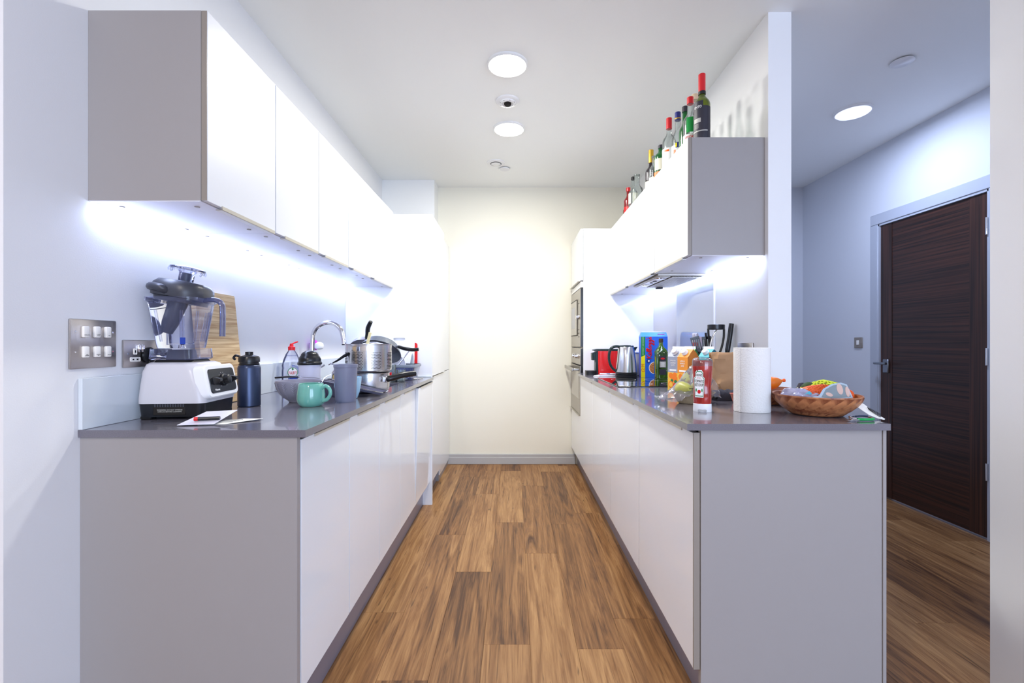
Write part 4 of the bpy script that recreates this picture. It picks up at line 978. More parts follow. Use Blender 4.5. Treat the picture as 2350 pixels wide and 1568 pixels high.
# ---- juice cartons
def carton(label, x, y, rz, front, side, cap='white_plastic', lines=(), fruit=True, panel=True, seed=0):
    t = thing('juice_carton', label, 'carton', (x, y, WT), rz)
    a = .035; hb = .172; hr = .212; ht = .224
    bm = BM(); box(bm, -a, a, -a, a, 0, hb); obj('body', bm, front, t, smooth=False)
    bm = BM(); prism(bm, [(-a, 0), (a, 0), (a, hb), (-a, hb)], 0, .0006, M=T(a, 0, 0) @ R('Z', 90) @ UPRIGHT); obj('side_face', bm, side, t, smooth=False)
    # gable: slopes front and back, triangular ends
    bm = BM(); v = [bm.verts.new(p) for p in ((-a, -a, hb), (a, -a, hb), (a, a, hb), (-a, a, hb), (-a, 0, hr), (a, 0, hr), (a-.012, 0, hr-.014), (-a+.012, 0, hr-.014))]
    bm.faces.new((v[0], v[1], v[5], v[4])); bm.faces.new((v[2], v[3], v[4], v[5])); bm.faces.new((v[0], v[4], v[3])); bm.faces.new((v[1], v[2], v[5])); bm.faces.new((v[3], v[2], v[1], v[0]))
    obj('gable', bm, side if False else front, t, smooth=False)
    bm = BM(); q = [bm.verts.new(p) for p in ((a+.0006, -a+.001, hb), (a+.0006, a-.001, hb), (a+.0006, 0, hr-.003))]; bm.faces.new(q)
    bm2 = BM(); tube(bm2, [(a+.001, -a+.003, hb-.016), (a+.001, -a+.009, hb+.008), (a+.001, 0, hr-.006), (a+.001, a-.009, hb+.008), (a+.001, a-.003, hb-.016)], .0012, 5)
    obj('gable_end', bm, side, t, smooth=False); obj('gable_fold', bm2, 'label_dark' if not fruit else side, t)
    obj('top_fin', box(BM(), -a, a, -.0018, .0018, hr-.004, ht), cap, t)
    n = R('X', 47)
    obj('screw_cap', lathe(BM(), [(.0165, 0), (.0165, .004), (.0150, .005), (.0150, .016), (.013, .018), (0, .018)], 24, T(0, -a*.50, (hb+hr)/2) @ n), cap, t)
    zz = .152
    for ln, sz in lines:
        text(ln, sz, 'print_white', t, T(0, -a-.0005, zz), sx=.8); zz -= sz*1.12
    if lines: obj('white_bar', box(BM(), -.022, .022, -a-.0008, -a, .100, .108), 'print_white', t)
    if fruit:
        rnd = random.Random(seed)
        obj('yellow_print', box(BM(), -a+.0005, a-.0005, -a-.0004, -a, .001, .092), 'carton_yellow', t)
        fc = [('fruit_orange', -.014, .076, .015), ('fruit_orange', .012, .080, .014), ('fruit_red' if seed else 'fruit_orange', .002, .062, .016), ('fruit_green' if seed else 'fruit_orange', .022, .060, .012), ('leaf_green', -.006, .050, .009), ('leaf_green', .018, .046, .010), ('fruit_orange', -.012, .030, .019), ('carton_yellow', -.012, .030, .013), ('fruit_red', .016, .026, .015), ('fruit_green', .018, .012, .008)]
        for k, (m, x_, z_, r_) in enumerate(fc):
            bm = BM(); disc_patch(bm, x_, z_, r_*.95, -a-.0006-.0005*k*.4, 18); obj('fruit_print', bm, m, t)
    if panel:
        obj('side_panel_print', box(BM(), a+.0002, a+.0011, -.024, .030, .035, .120), 'label_grey', t)
    return t
carton('grey smooth orange juice carton standing left of the orange one', .836, 2.358, math.radians(-62), 'carton_grey', 'carton_grey', lines=(('SMOOTH', .0105), ('ORANGE', .0105), ('JUICE', .0105)), seed=0, panel=False)
carton('bright orange apple and mango juice carton behind the ketchup', .852, 2.262, math.radians(-68), 'carton_orange', 'carton_brown', lines=(('APPLE &', .0105), ('MANGO', .0105), ('JUICE', .0105)), seed=1)
carton('teal juice carton behind the brown paper bag', .988, 2.345, math.radians(-68), 'carton_aqua', 'carton_teal', lines=(('JUICE', .010),), fruit=False, panel=False)
carton('white capped green carton squeezed between the orange and teal ones', .935, 2.455, math.radians(-60), 'fruit_green', 'print_green', fruit=False, panel=False)
# ---- capped bottle behind cartons
t = thing('wine_bottle', 'bottle with silver and red screw cap rising behind the juice cartons', 'bottle', (1.0, 2.55, WT))
obj('body', lathe(BM(), [(.034, 0), (.036, .004), (.036, .17), (.030, .195), (.016, .215), (.0145, .23)], 32), 'dark_wine', t)
c = obj('capsule', lathe(BM(), [(.0165, .225), (.0165, .243), (.0165, .2445)], 24), 'red_cap', t)
obj('screw_cap', lathe(BM(), [(.0168, .245), (.0168, .270), (.0160, .272), (.0168, .274), (.0168, .293), (.015, .296), (0, .296)], 24), 'silver_cap', t)
# ---- utensil pot
UX, UY = 1.074, 2.430
t = thing('utensil_pot', 'dark utensil pot against the wall hidden behind the paper bag', 'pot', (UX, UY, WT))
obj('body', lathe(BM(), [(.045, 0), (.047, .003), (.050, .14), (.048, .14), (.044, .004), (0, .004)], 32), 'dark_plastic', t)
def utensil(name, label, cat, x, y, build):
    t = thing(name, label, cat, (x, y, WT+.006)); build(t); return t
def u_masher(t):
    obj('handle', tube(BM(), [(0, 0, 0), (.004, 0, .12), (.006, 0, .19)], .007, 10), 'black_plastic', t)
    bm = BM(); tube(bm, [(.005, 0, .15), (-.018, 0, .20), (-.033, 0, .26), (-.036, 0, .31)], .006, 8); obj('arm', bm, 'black_plastic', t)
    bm = BM(); tube(bm, [(.005, 0, .15), (.030, 0, .20), (.044, 0, .26), (.046, 0, .31)], .006, 8); obj('arm', bm, 'black_plastic', t)
    bm = BM(); lathe(bm, [(.041, .306), (.044, .308), (.044, .330), (.041, .332), (.037, .330), (.037, .308)], 36, T(.005, 0, 0), cap0=False, cap1=False, sy=.8); obj('mash_ring', bm, 'black_plastic', t)
utensil('potato_masher', 'black plastic masher with wide ring head in the utensil pot', 'masher', UX-.022, UY-.012, u_masher)
def u_tongs(t):
    obj('blade', tube(BM(), [(-.020, 0, .0), (-.028, 0, .15), (-.03, 0, .21), (-.012, 0, .275), (.018, 0, .318)], lambda u: .006+.006*math.sin(PI*min(1, u*1.1)), 10, flat=.35), 'steel', t)
utensil('serving_spoon', 'curved steel serving spoon crossing in front of the masher', 'spoon', UX-.030, UY-.035, u_tongs)
def slotted(t, dx):
    obj('handle', tube(BM(), [(0, 0, 0), (dx*.4, 0, .11), (dx*.8, 0, .19)], .005, 8), 'black_plastic', t)
    bm = BM(); M = T(dx*.8, 0, .19) @ R('Y', math.degrees(math.atan2(dx, .3)))
    box(bm, -.024, .024, -.002, .002, .0, .012, M=M); box(bm, -.024, .024, -.002, .002, .066, .080, M=M)
    for k in range(5): box(bm, -.024+k*.0105, -.018+k*.0105, -.002, .002, .010, .068, M=M)
    obj('slotted_head', bm, 'black_plastic', t)
utensil('slotted_turner', 'black slotted turner leaning left of the capped bottle', 'turner', UX-.040, UY+.015, lambda t: slotted(t, -.075))
utensil('slotted_spoon', 'black slotted spoon beside the capped bottle', 'spoon', UX-.032, UY+.004, lambda t: slotted(t, -.028))
utensil('ladle', 'slim black utensil handle sticking up left of the masher', 'ladle', UX-.014, UY+.030, lambda t: obj('handle', tube(BM(), [(0, 0, 0), (-.03, 0, .16), (-.040, 0, .29)], .006, 8), 'black_plastic', t))
def u_last(t):
    obj('handle', tube(BM(), [(.020, 0, .155), (.024, 0, .20), (.034, 0, .26), (.044, 0, .335)], lambda u: .006+.006*min(1, u*3), 12), 'black_plastic', t)
    obj('blade', box(BM(), -.008, .018, -.002, .002, .0, .16, .001), 'dark_plastic', t)
utensil('spatula', 'black handled spatula standing at the right of the utensil pot', 'spatula', UX-.002, UY-.058, u_last)

# ---- paper bag
t = thing('paper_bag', 'crumpled open brown paper bag between cartons and kitchen roll', 'bag', (.975, 2.13, WT), math.radians(-12))
def bagring(z, hx, hy, sk, n=56):
    out = []
    for k in range(n):
        a = 2*PI*k/n; c, s_ = math.cos(a), math.sin(a); e = .32
        x = hx*math.copysign(abs(c)**e, c); y = hy*math.copysign(abs(s_)**e, s_)
        w_ = .0075*noise.noise(Vector((x*34, y*34, z*26)))-.010*math.exp(-(y/.012)**2)*(abs(x) > .03)*math.copysign(1, x)*(.4+z*3)
        out.append((x+w_*2+sk, y+w_*2, z+.004*noise.noise(Vector((x*60, y*60, 9)))*(z > .18)))
    return out
bm = BM(); loft(bm, [bagring(z, .052+.012*z/.2, .040+.004*math.sin(z*30), -.02*z) for z in [q*.198/14 for q in range(15)]], cap=False)
f = bm.faces.new([v for v in bm.verts if abs(v.co.z) < .006][:28]) if False else None
o = obj('bag_wall', bm, 'kraft', t, ang=25)
md = o.modifiers.new('s', 'SOLIDIFY'); md.thickness = .0008
obj('bag_base', box(BM(), -.049, .049, -.037, .037, .001, .003), 'kraft', t)
# ---- oven mitt
t = thing('oven_mitt', 'dark grey quilted oven mitt lying behind the kitchen roll', 'oven mitt', (.93, 1.985, WT), .15)
bm = BM(); bmesh.ops.create_grid(bm, x_segments=30, y_segments=18, size=1)
def padded(v, z0, hgt): 
    x, y = v.co.x, v.co.y; e = max(0, 1-abs(x)**4)*max(0, 1-abs(y)**4)
    q = abs(math.sin(x*9+y*4))*abs(math.sin(x*9-y*4))
    return z0+hgt*(e**.35)*(.72+.28*q**.4)
top = [(v.co.x*.095, v.co.y*.05, padded(v, 0.002, .040)) for v in bm.verts]
for v, p in zip(bm.verts, top): v.co = p
g = bmesh.ops.extrude_face_region(bm, geom=bm.faces[:]); 
for e in g['geom']:
    if isinstance(e, bmesh.types.BMVert): e.co.z = .0008
obj('quilted_pad', bm, 'mitt', t, ang=80)
obj('cuff_binding', tube(BM(), [(-.095, -.048, .010), (-.097, -.02, .018), (-.097, .02, .018), (-.095, .048, .010)], .006, 8), 'black_rubber', t)
# ---- pears in pulp tray
t = thing('pulp_tray', 'beige moulded pulp fruit tray holding pears in torn film', 'tray', (.715, 1.845, WT+.001), math.radians(-4))
def oval(a, b, z, lift=.0, n=36): return [(a*math.cos(2*PI*k/n), b*math.sin(2*PI*k/n), z+lift*math.cos(4*PI*k/n)) for k in range(n)]
bm = BM(); loft(bm, [oval(.055, .035, 0), oval(.064, .042, .008), oval(.080, .055, .034, .004), oval(.086, .061, .040, .006), oval(.082, .057, .040, .005), oval(.060, .038, .010), oval(.050, .030, .006)])
obj('shell', bm, 'pulp', t)
for k, (x, y, z, rx, rz, lb) in enumerate(((.672, 1.828, .058, 82, 8, 'green pear with brown stem facing front in the pulp tray'), (.738, 1.850, .060, 60, -35, 'yellow green pear half hidden behind the ketchup bottle'))):
    t = thing('pear', lb, 'pear', (x, y, WT+z), rot=(math.radians(rx), math.radians(10), math.radians(rz)))
    obj('flesh', lathe(BM(), [(0, -.034), (.012, -.0335), (.026, -.026), (.032, -.010), (.030, .006), (.022, .022), (.014, .036), (.008, .042), (0, .041)], 30), 'pear', t)
    obj('stem', tube(BM(), [(0, 0, .040), (.002, 0, .050), (.006, 0, .058)], .0018, 6), 'stem_brown', t)
def film(name, label, loc, w_, d, hfun, seed, rz=0, nx=26, ny=20, mt='clear_film', parent=None):
    bm = BM(); bmesh.ops.create_grid(bm, x_segments=nx, y_segments=ny, size=1)
    for v in bm.verts:
        x, y = v.co.x, v.co.y; p = Vector((x*2.2+seed, y*2.2, seed*.7))
        n1 = noise.noise(p); n2 = abs(noise.noise(p*2.7)); 
        v.co = Vector((x*w_*(1+.12*n1), y*d*(1+.12*noise.noise(p+Vector((5, 5, 5)))), max(.0012, hfun(x, y)+.012*n1+.016*n2)))
    if parent: return obj(name, bm, mt, parent, ang=22)
    o = obj(name, bm, mt, ang=22); o.location = loc; o.rotation_euler = (0, 0, rz); tag(o, label, 'plastic film'); return o
film('plastic_film', 'crumpled clear plastic film draped over the pears', (.690, 1.845, WT+.001), .105, .070, lambda x, y: .012+.125*math.exp(-((x-.25)**2*2.2+y*y*1.4))+.03*max(0, x)*(1-y*y), 3.3, .1)
bm = BM()
t = thing('plastic_bag', 'loose clear plastic wrapper behind the ketchup bottle', 'plastic bag', (.80, 1.98, WT+.001), .2)
bm = BM(); loft(bm, [[(r*(1+.25*noise.noise(Vector((math.cos(a)*2, math.sin(a)*2, z*25))))*math.cos(a)*1.25, r*.7*(1+.25*noise.noise(Vector((math.cos(a)*2, math.sin(a)*2, z*25+4))))*math.sin(a), z+.012*noise.noise(Vector((a, z*20, 1)))) for a in [2*PI*k/30 for k in range(30)]] for r, z in ((.030, .002), (.034, .03), (.032, .07), (.028, .11), (.020, .14), (.030, .165))], cap=False)
obj('wrapper', bm, 'clear_film', t, ang=25)
# ---- ketchup
KX, KY = .662, 1.625
t = thing('ketchup_bottle', 'upside down squeezy tomato ketchup bottle standing on its white cap', 'bottle', (KX, KY, WT), face_cam(KX, KY)+math.radians(0))
def el(a, b, z, n=36): return [(a*math.cos(2*PI*k/n), b*math.sin(2*PI*k/n), z) for k in range(n)]
obj('cap', loft(BM(), [el(.0300, .022, 0), el(.0308, .0225, .002), el(.0300, .0215, .027), el(.0290, .0205, .028)]), 'white_plastic', t)
obj('cap_notch', box(BM(), -.014, .014, -.0232, -.0205, .001, .009, .002), 'skirting', t)
obj('body', loft(BM(), [el(.0285, .020, .028), el(.0300, .0215, .034), el(.0300, .022, .070), el(.0290, .021, .085), el(.0305, .022, .105), el(.0325, .024, .140), el(.0335, .0245, .155), el(.0335, .0245, .170), el(.031, .022, .177)]), 'ketchup', t)
obj('clear_shoulder', loft(BM(), [el(.0337, .0247, .160), el(.0342, .0252, .174), el(.0325, .0235, .182), el(.025, .018, .1875), el(.010, .007, .1885)]), 'clear_glass', t)
obj('residue', loft(BM(), [el(.0312, .0222, .1765), el(.028, .020, .1785), el(.015, .011, .1800), el(.010, .007, .1805)]), 'ketchup', t)
def keystone(s_): return [(p[0]*s_, p[1]*s_) for p in ((-.0145, -.047), (.0145, -.047), (.0185, .020), (.0135, .026), (.0135, .040), (.0085, .048), (-.0085, .048), (-.0135, .040), (-.0135, .026), (-.0185, .020))]
lbM = T(-.009, -.0205, .098) @ R('Z', -22)
for nm, s_, m, yy in (('label_border', 1.0, 'print_white', -.0062), ('label_green_line', .93, 'print_green', -.0066), ('label_face', .86, 'print_white', -.0070)):
    obj(nm, prism(BM(), keystone(s_), 0, .0008, M=lbM @ T(0, yy+.004, 0) @ UPRIGHT), m, t, smooth=False)
text('HEINZ', .0105, 'print_black', t, lbM @ T(0, -.0042, .030), sx=.72)
text('TOMATO', .0115, 'print_black', t, lbM @ T(0, -.0042, .009), sx=.68, tall=1.2)
text('KETCHUP', .0115, 'print_black', t, lbM @ T(0, -.0042, -.004), sx=.58, tall=1.2)
text('EST 1869', .0035, 'print_red', t, lbM @ T(0, -.0042, .0205))
bm = BM(); disc_patch(bm, 0, -.027, .0058, -.0042, 16, sz=1.2); bmesh.ops.transform(bm, matrix=lbM, verts=bm.verts[:]); obj('tomato_print', bm, 'print_red', t)
for s_ in (-1, 1):
    bm = BM(); disc_patch(bm, s_*.010, -.022, .004, -.0042, 10, sx=.6, sz=1.5); bmesh.ops.transform(bm, matrix=lbM, verts=bm.verts[:]); obj('leaf_print', bm, 'print_green', t)
# ---- kitchen roll
t = thing('kitchen_roll', 'white embossed kitchen roll standing upright on the peninsula', 'kitchen roll', (.838, 1.628, WT))
obj('paper', lathe(BM(), [(.0585, .0005), (.0592, .002), (.0592, .2225), (.058, .224), (.020, .224), (.020, .10), (0, .10)], 72), 'tissue', t)
obj('loose_sheet', loft(BM(), [[((.0600+k*.00018)*math.sin(a), -(.0600+k*.00018)*math.cos(a), z) for k, a in [(q, math.radians(-64-q*2.5)) for q in range(12)]] for z in (.001, .2235)], cap=False, closed=False), 'tissue', t)
obj('core', lathe(BM(), [(.0195, .101), (.0195, .2235), (.0185, .2235), (.0185, .101)], 30, cap0=False, cap1=False), 'kraft', t)
# ---- woven fruit bowl and contents
BX, BY, BR = 1.018, 1.558, .128
def woven_bowl(label, x, y, r, h, n=22):
    t = thing('woven_bowl', label, 'bowl', (x, y, WT))
    prof = [(r*.42, 0), (r*.60, .004), (r*.78, h*.30), (r*.92, h*.65), (r, h), (r*1.01, h+.001), (r*.975, h+.001), (r*.89, h*.64), (r*.74, h*.30), (r*.5, .006), (0, .006)]
    obj('shell', lathe(BM(), prof, 56), 'basket', t)
    # overlapping slanted veneer strips, each a piece
    bm = BM(); R_ = []
    for k in range(9):
        u = k/8; z = .003+u*(h-.006); rr = r*(.58+.42*math.sin(u*1.45)/math.sin(1.45))+.0022
        a = -.30+u*.62; wd = .155
        R_.append([((rr+dr)*math.cos(a+s*wd), (rr+dr)*math.sin(a+s*wd), z) for s, dr in ((-1, -.001), (-.3, .0008), (.5, .0012), (1, -.001))])
    loft(bm, R_, cap=False, closed=False)
    s0 = obj('veneer_strip', bm, 'basket', t)
    for k in range(1, n):
        s = s0.copy(); COL.objects.link(s); s.parent = t; s.rotation_euler = (0, 0, 2*PI*k/n)
    obj('rim_band', lathe(BM(), [(r*1.012, h-.003), (r*1.02, h), (r*1.012, h+.003), (r*.985, h+.002)], 56, cap0=False, cap1=False), 'basket', t)
    return t
woven_bowl('brown woven veneer bowl full of netted fruit at the peninsula end', BX, BY, BR, .066)
woven_bowl('smaller brown woven bowl mostly hidden behind the kitchen roll', 1.005, 1.835, .092, .060, 18)
def lump(bm, c, r, sc, seed, amp=.25, sub=3):
    g = bmesh.ops.create_icosphere(bm, subdivisions=sub, radius=1)
    for v in g['verts']:
        n = 1+amp*noise.noise(v.co*1.8+Vector((seed, seed*2, 0)))
        v.co = Vector((c[0]+v.co.x*r*sc[0]*n, c[1]+v.co.y*r*sc[1]*n, c[2]+v.co.z*r*sc[2]*n))
    return g
def netbag(name, label, base, balls, net_m, ball_m, net_sc, net_c, rz=0, sub=3, th=.0016, ball_name='orange', cat='net bag', vis=True):
    t = thing(name, label, cat, base, rz)
    for k, (x, y, z, r) in enumerate(balls):
        bm = BM(); lump(bm, (x, y, z), r, (1, 1, .95), k*3.1, .03, 2 if r < .02 else 3); o = obj(ball_name, bm, ball_m, t, ang=180)
    bm = BM(); lump(bm, net_c, 1, net_sc, 5.5, .16, sub)
    o = obj('net', bm, net_m, t, ang=180); md = o.modifiers.new('w', 'WIREFRAME'); md.thickness = th; md.use_replace = True
    return t
FZ = WT+.010
netbag('net_of_satsumas', 'orange net of satsumas in front of the yellow net in the woven bowl', (1.035, 1.565, FZ), [(-.050, .0, .052, .030), (.0, .01, .055, .033), (.050, .0, .048, .031), (.082, -.012, .050, .025), (-.02, -.045, .035, .026), (.03, -.045, .035, .027)], 'net_orange', 'fruit_orange', (.098, .066, .036), (.005, -.005, .050), rz=.05, sub=4, th=.0022, ball_name='satsuma')
netbag('net_of_avocados', 'yellow green net of dark avocados piled at the back of the woven bowl', (1.080, 1.630, FZ), [(-.035, 0, .068, .026), (.012, .0, .064, .027), (.045, -.01, .050, .022)], 'net_yellow', 'avocado', (.070, .036, .036), (.008, -.004, .060), rz=-.2, sub=3, th=.0042, ball_name='avocado')
# lilac fruit packs
def pack(label, loc, sc, m, seed, rz=0., extra=()):
    t = thing('fruit_pack', label, 'packet', loc, rz)
    bm = BM(); lump(bm, (0, 0, sc[2]*.9), 1, sc, seed, .28, 4); obj('wrapper', bm, m, t, ang=30)
    for nm, ex, mm in extra:
        bm = BM(); box(bm, *ex, .002); obj(nm, bm, mm, t)
    return t
p = pack('crumpled lilac plastic fruit pack at the left of the large woven bowl', (.963, 1.565, FZ+.028), (.055, .050, .026), 'pack_lilac', 2.2, .2)
bm = BM()
for k in range(4): prism(bm, [(-.030+k*.011, .012), (-.022+k*.011, .026), (-.018+k*.011, .026), (-.026+k*.011, .012)], 0, .001, M=T(.028, -.064, .0) @ UPRIGHT)
obj('red_print', bm, 'red_plastic', p, smooth=False)['kind'] = 'stuff'
bm = BM(); prism(bm, [(-.035, .034), (-.015, .046), (-.005, .038), (-.012, .033), (-.022, .038)], 0, .001, M=T(.0, -.060, .0) @ UPRIGHT); obj('blue_print', bm, 'carton_aqua', p, smooth=False)
p = pack('pale plastic fruit pack with a red printed shape in the woven bowl', (.990, 1.525, FZ+.026), (.040, .030, .022), 'pack_lilac', 7.7, -.1)
bm = BM(); prism(bm, [(-.035, .004), (-.010, .034), (.012, .030), (.006, .020), (.010, .004)], 0, .001, M=T(0, -.037, .002) @ UPRIGHT); obj('red_print', bm, 'red_plastic', p, smooth=False)
# bag header card and tag
t = thing('bag_label', 'blue edged printed bag label lying over the orange net', 'label', (1.030, 1.475, FZ+.054), .1)
t.scale = (1.15, 1.15, 1.15)
bm = BM(); outl = [(-.075, .004), (-.05, .008), (-.03, .028), (0, .042), (.03, .046), (.046, .040), (.048, .0), (-.02, -.006), (-.055, .0)]
prism(bm, outl, 0, .0015, M=R('X', 62)); obj('card', bm, 'tag_blue', t, smooth=False)
Mc = R('X', 62)
bm = BM(); prism(bm, [(p_[0]*.86+.002, p_[1]*.82+.003) for p_ in outl[2:]], 0, .0006, M=Mc @ T(0, 0, .0015)); obj('green_print', bm, 'plate_dark', t, smooth=False)
for k, (x, y, a, b_) in enumerate(((.018, .026, .009, .017), (.038, .018, .006, .016), (-.02, .010, .010, .006))):
    bm = BM(); lathe(bm, [(1, 0), (1, .0004)], 18, Mc @ T(x, y, .0022) @ R('Z', -15) @ Matrix.Diagonal((a, b_, 1, 1))); obj('fruit_print', bm, 'print_peach', t)
t = thing('swing_tag', 'long white curved tag hanging from the fruit net onto the worktop corner', 'tag', (1.135, 1.470, WT), 0)
bm = BM(); pts = [(-.012, .03, .075, .004), (.004, .018, .060, .004), (.012, .008, .050, .013), (.026, -.010, .034, .016), (.040, -.028, .016, .013), (.052, -.044, .006, .008), (.060, -.056, .0015, .003)]
loft(bm, [[(x-w_*.75, y-w_*.35, z-w_*.35), (x+w_*.75, y+w_*.35, z+w_*.35), (x+w_*.75, y+w_*.35, z+w_*.35+.001), (x-w_*.75, y-w_*.35, z-w_*.35+.001)] for x, y, z, w_ in pts]); 
bmesh.ops.translate(bm, vec=(-.060, .0, 0), verts=bm.verts[:]); obj('tag', bm, 'paper', t)
bm = BM()
for k in range(12):
    u = k/12; x = .032-.060+u*.022; box(bm, -.006, .006, -.0004, .0004, 0, .0016, M=T(x+.003, -.022-u*.026, .030-u*.020) @ R('Y', 55+k*4))
obj('small_print', bm, 'print_black', t)['kind'] = 'stuff'
t.location = (1.150, 1.490, WT+.001)
# keys with green carabiner
t = thing('carabiner', 'green and steel keyring clip lying by the woven bowl', 'key ring', (1.075, 1.428, WT+.0055), .1)
obj('green_clip', tube(BM(), [(-.020, -.006, 0), (.0, -.012, .0), (.025, -.010, 0), (.034, -.004, 0)], lambda u: .0045, 10, flat=.9), 'green_clip', t)
obj('steel_loop', tube(BM(), [(-.022, -.004, .001), (-.034, .004, .003), (-.022, .022, .004), (.01, .028, .004), (.034, .018, .003), (.036, .0, .001)], .0022, 8), 'chrome', t)
obj('split_ring', tube(BM(), [(-.030+.013*math.cos(a), -.004+.013*math.sin(a), .0) for a in [2*PI*k/14 for k in range(15)]], .0014, 6, 2), 'steel_mirror', t)
obj('key', box(BM(), -.056, -.030, -.012, -.004, -.003, -.001, .0008), 'steel_mirror', t)
obj('blue_clip', tube(BM(), [(-.012, .010, .006), (.01, .014, .007), (.03, .012, .006)], .0028, 8), 'bottle_blue', t)
# behind: oranges bag, pink thing, black bag edge
t = thing('balloon', 'small orange balloon shape resting on the hidden bowl behind the roll', 'balloon', (1.010, 1.80, WT+.062), rot=(0, 0, .2))
bm = BM(); lathe(bm, [(0, -.034), (.014, -.031), (.024, -.018), (.024, 0), (.016, .020), (.007, .034), (.003, .042)], 24, T(0, 0, .024) @ R('Y', 80)); obj('body', bm, 'fruit_orange', t, ang=80)
obj('knot', lathe(BM(), [(.002, 0), (.006, .004), (.007, .010), (0, .011)], 12, T(.040, 0, .031) @ R('Y', 80)), 'net_orange', t)
t = thing('plastic_bag', 'dark folded plastic bag poking up between the woven bowls', 'plastic bag', (1.13, 1.79, WT+.001), .1)
bm = BM(); lump(bm, (0, 0, .045), 1, (.042, .025, .044), 3.3, .5, 3); obj('wrapper', bm, 'dark_plastic', t, ang=20)
t.location = (1.088, 1.735, WT+.001)
bm = BM()
t = thing('salmon_dish', 'salmon pink dish edge showing beside the kitchen roll', 'dish', (.935, 1.80, WT+.001)); t.name = 'small_dish'
obj('body', lathe(BM(), [(.012, 0), (.015, .001), (.026, .034), (.028, .036), (.025, .036), (.013, .004), (0, .004)], 30), 'pink', t)
t.location = (.900, 1.865, WT+.001)

# ================================================================== BOTTLES ON THE RIGHT WALL CABINETS
TOP = ZT+.0008
def bottle(label, x, y, h, r, glass, cap_m, cap_h=.045, shoulder=.62, neck_r=.0135, label_m=None, lz=(.25, .5), rz=None, extra=None, cap_r=None, cork=False):
    t = thing('bottle', label, 'bottle', (x, y, TOP), face_cam(x, y) if rz is None else rz, group='empty bottles on the right wall cabinets')
    s = shoulder
    prof = [(r*.86, 0), (r, .004), (r, h*s*.90), (r*.985, h*s*.94), (r*.90, h*s*.99), (r*.74, h*s*1.035), (neck_r*1.25, h*(s*1.035+.045)), (neck_r, h*(s*1.035+.085)), (neck_r, h-.004), (neck_r*.9, h-.002)]
    obj('body', lathe(BM(), prof, 32), glass, t)
    if cap_m:
        cr = cap_r or neck_r+.0025
        obj('cork' if cork else 'cap', lathe(BM(), [(cr, h-cap_h), (cr, h-.002), (cr*.85, h), (0, h)], 22), cap_m, t)
    else: obj('lip', lathe(BM(), [(neck_r, h-.012), (neck_r+.003, h-.010), (neck_r+.003, h-.001), (neck_r*.8, h)], 22, cap0=False, cap1=False), 'clear_glass', t)
    if label_m:
        o = obj('label', wrap_patch(BM(), r+.0004, h*lz[0], h*lz[1], -95, 75), label_m, t)
    if extra: extra(t, h, r)
    return t
def ex_wine(t, h, r):
    obj('label_shoulder', wrap_patch(BM(), r+.0004, h*.49, h*.575, -95, 8), 'label_dark', t)
    obj('capsule_ring', lathe(BM(), [(.0168, h-.098), (.0168, h-.083)], 20, cap0=False, cap1=False), 'print_black', t)
    text('ENTO', .016, 'print_white', t, bend=r+.0012, z=h*.49, sx=.85).rotation_euler = (0, 0, -.5)
    obj('pale_print', wrap_patch(BM(), r+.001, h*.27, h*.33, -60, -8), 'label_grey', t)
    obj('pale_band', wrap_patch(BM(), r+.001, h*.14, h*.155, -70, 40), 'label_grey', t)
    bm = BM(); 
    for k in range(5): wrap_patch(bm, r+.0011, h*(.19+.014*k), h*(.195+.014*k), -58, -22, n=5)
    obj('small_print', bm, 'label_grey', t)['kind'] = 'stuff'
bottle('dark labelled olive glass wine bottle with red capsule at the front of the row', .883, 2.172, .327, .037, 'clear_olive', 'red_cap', .083, .60, label_m='label_dark', lz=(.02, .50), extra=ex_wine)
bottle('slim clear bottle with pale cork just behind the front wine bottle', .925, 2.365, .335, .031, 'clear_glass', 'cork', .030, .66, label_m=None, cork=True, neck_r=.015)
def ex_vodka(t, h, r):
    obj('green_label', wrap_patch(BM(), r+.0008, h*.34, h*.70*.86, -30, 40), 'green_label', t)
    text('VODKA', .020, 'print_red', t, bend=r+.0016, z=h*.25, sx=.8)
bottle('clear vodka bottle with red cap and green label, second in the row', .872, 2.287, .280, .034, 'clear_glass', 'red_cap', .034, .62, label_m='print_white', lz=(.18, .31), extra=ex_vodka)
bottle('green glass bottle showing only its dark neck behind the green label bottle', .905, 2.445, .315, .032, 'clear_green', 'label_dark', .03, .62)
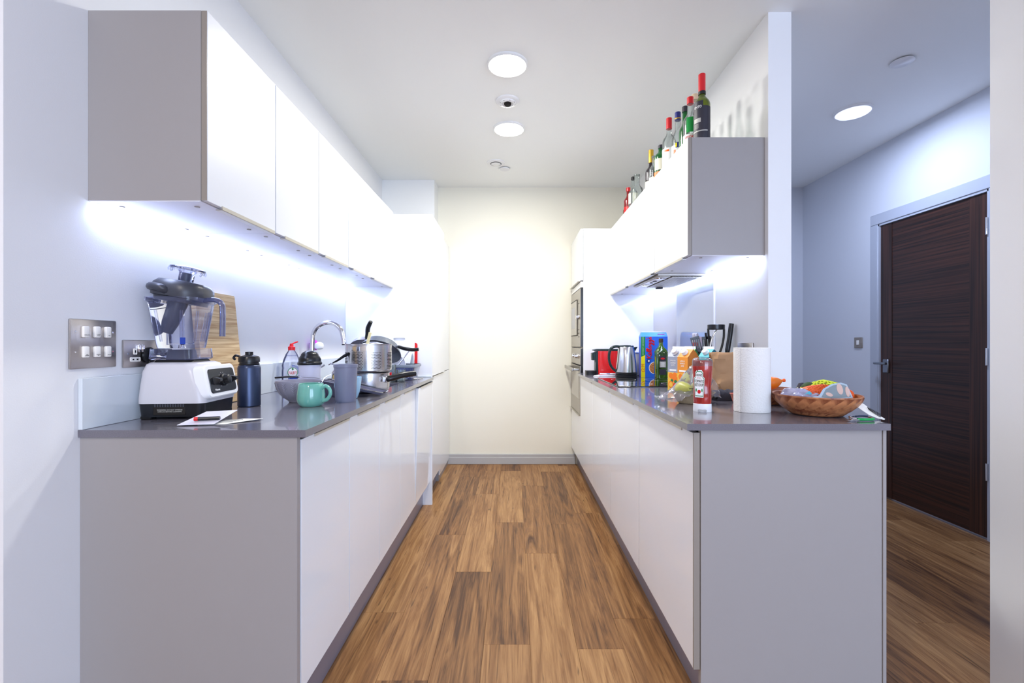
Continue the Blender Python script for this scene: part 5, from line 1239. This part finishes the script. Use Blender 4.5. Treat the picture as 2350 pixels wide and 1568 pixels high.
def ex_blue(t, h, r):
    obj('blue_band', wrap_patch(BM(), r+.0008, h*.37, h*.46, -20, 25), 'blue_cap', t); obj('orange_band', wrap_patch(BM(), r+.0008, h*.12, h*.34, -40, -20), 'orange_label', t)
    obj('yellow_mark', wrap_patch(BM(), r+.0012, h*.38, h*.45, -22, -8), 'box_yellow', t)
    obj('cap_band', lathe(BM(), [(.0172, h-.040), (.0172, h-.034)], 20, cap0=False, cap1=False), 'gold_cap', t)
bottle('clear bottle with dark blue cap and blue yellow label', .893, 2.520, .322, .033, 'clear_glass', 'blue_cap', .045, .60, label_m='print_white', lz=(.15, .42), extra=ex_blue)
def ex_red(t, h, r): 
    obj('orange_mark', wrap_patch(BM(), r+.0012, h*.40, h*.43, -40, 0), 'orange_label', t); obj('green_mark', wrap_patch(BM(), r+.0010, h*.05, h*.30, 30, 80), 'green_label', t)
bottle('tall clear bottle with red cap and white label in the middle of the row', .874, 2.605, .332, .037, 'clear_glass', 'red_cap', .062, .64, label_m='print_white', lz=(.08, .46), extra=ex_red)
def ex_green(t, h, r): obj('orange_label', wrap_patch(BM(), r+.0008, h*.12, h*.30, -80, 60), 'orange_label', t); obj('cream_label', wrap_patch(BM(), r+.0008, h*.34, h*.62, -60, 40), 'cream_label', t)
bottle('squat dark green bottle with orange label behind the tall red capped one', .868, 2.735, .235, .038, 'clear_green', 'label_dark', .02, .74, extra=ex_green)
bottle('short clear bottle with rounded shoulders before the gold capped wine', .884, 2.905, .240, .035, 'clear_glass', None, .02, .68, label_m='cream_label', lz=(.22, .42), neck_r=.016)
bottle('dark wine bottle with gold capsule', .898, 3.030, .330, .037, 'dark_wine', 'gold_cap', .085, .60, label_m='cream_label', lz=(.12, .36))
bottle('large clear stemmed decanter near the far end of the row', .866, 3.257, .252, .042, 'clear_glass', None, .02, .62, neck_r=.018)
bottle('clear bottle with black stopper and cream label near the far end', .884, 3.43, .298, .034, 'clear_glass', 'print_black', .022, .62, label_m='cream_label', lz=(.32, .58))
bottle('tall dark red bottle second from the far end of the row', .880, 3.56, .262, .033, 'red_glass', 'red_cap', .03, .66, label_m='red_plastic', lz=(.2, .42))
bottle('brown bottle at the far end of the row', .905, 3.70, .205, .033, 'amber_glass', 'amber_glass', .02, .66)
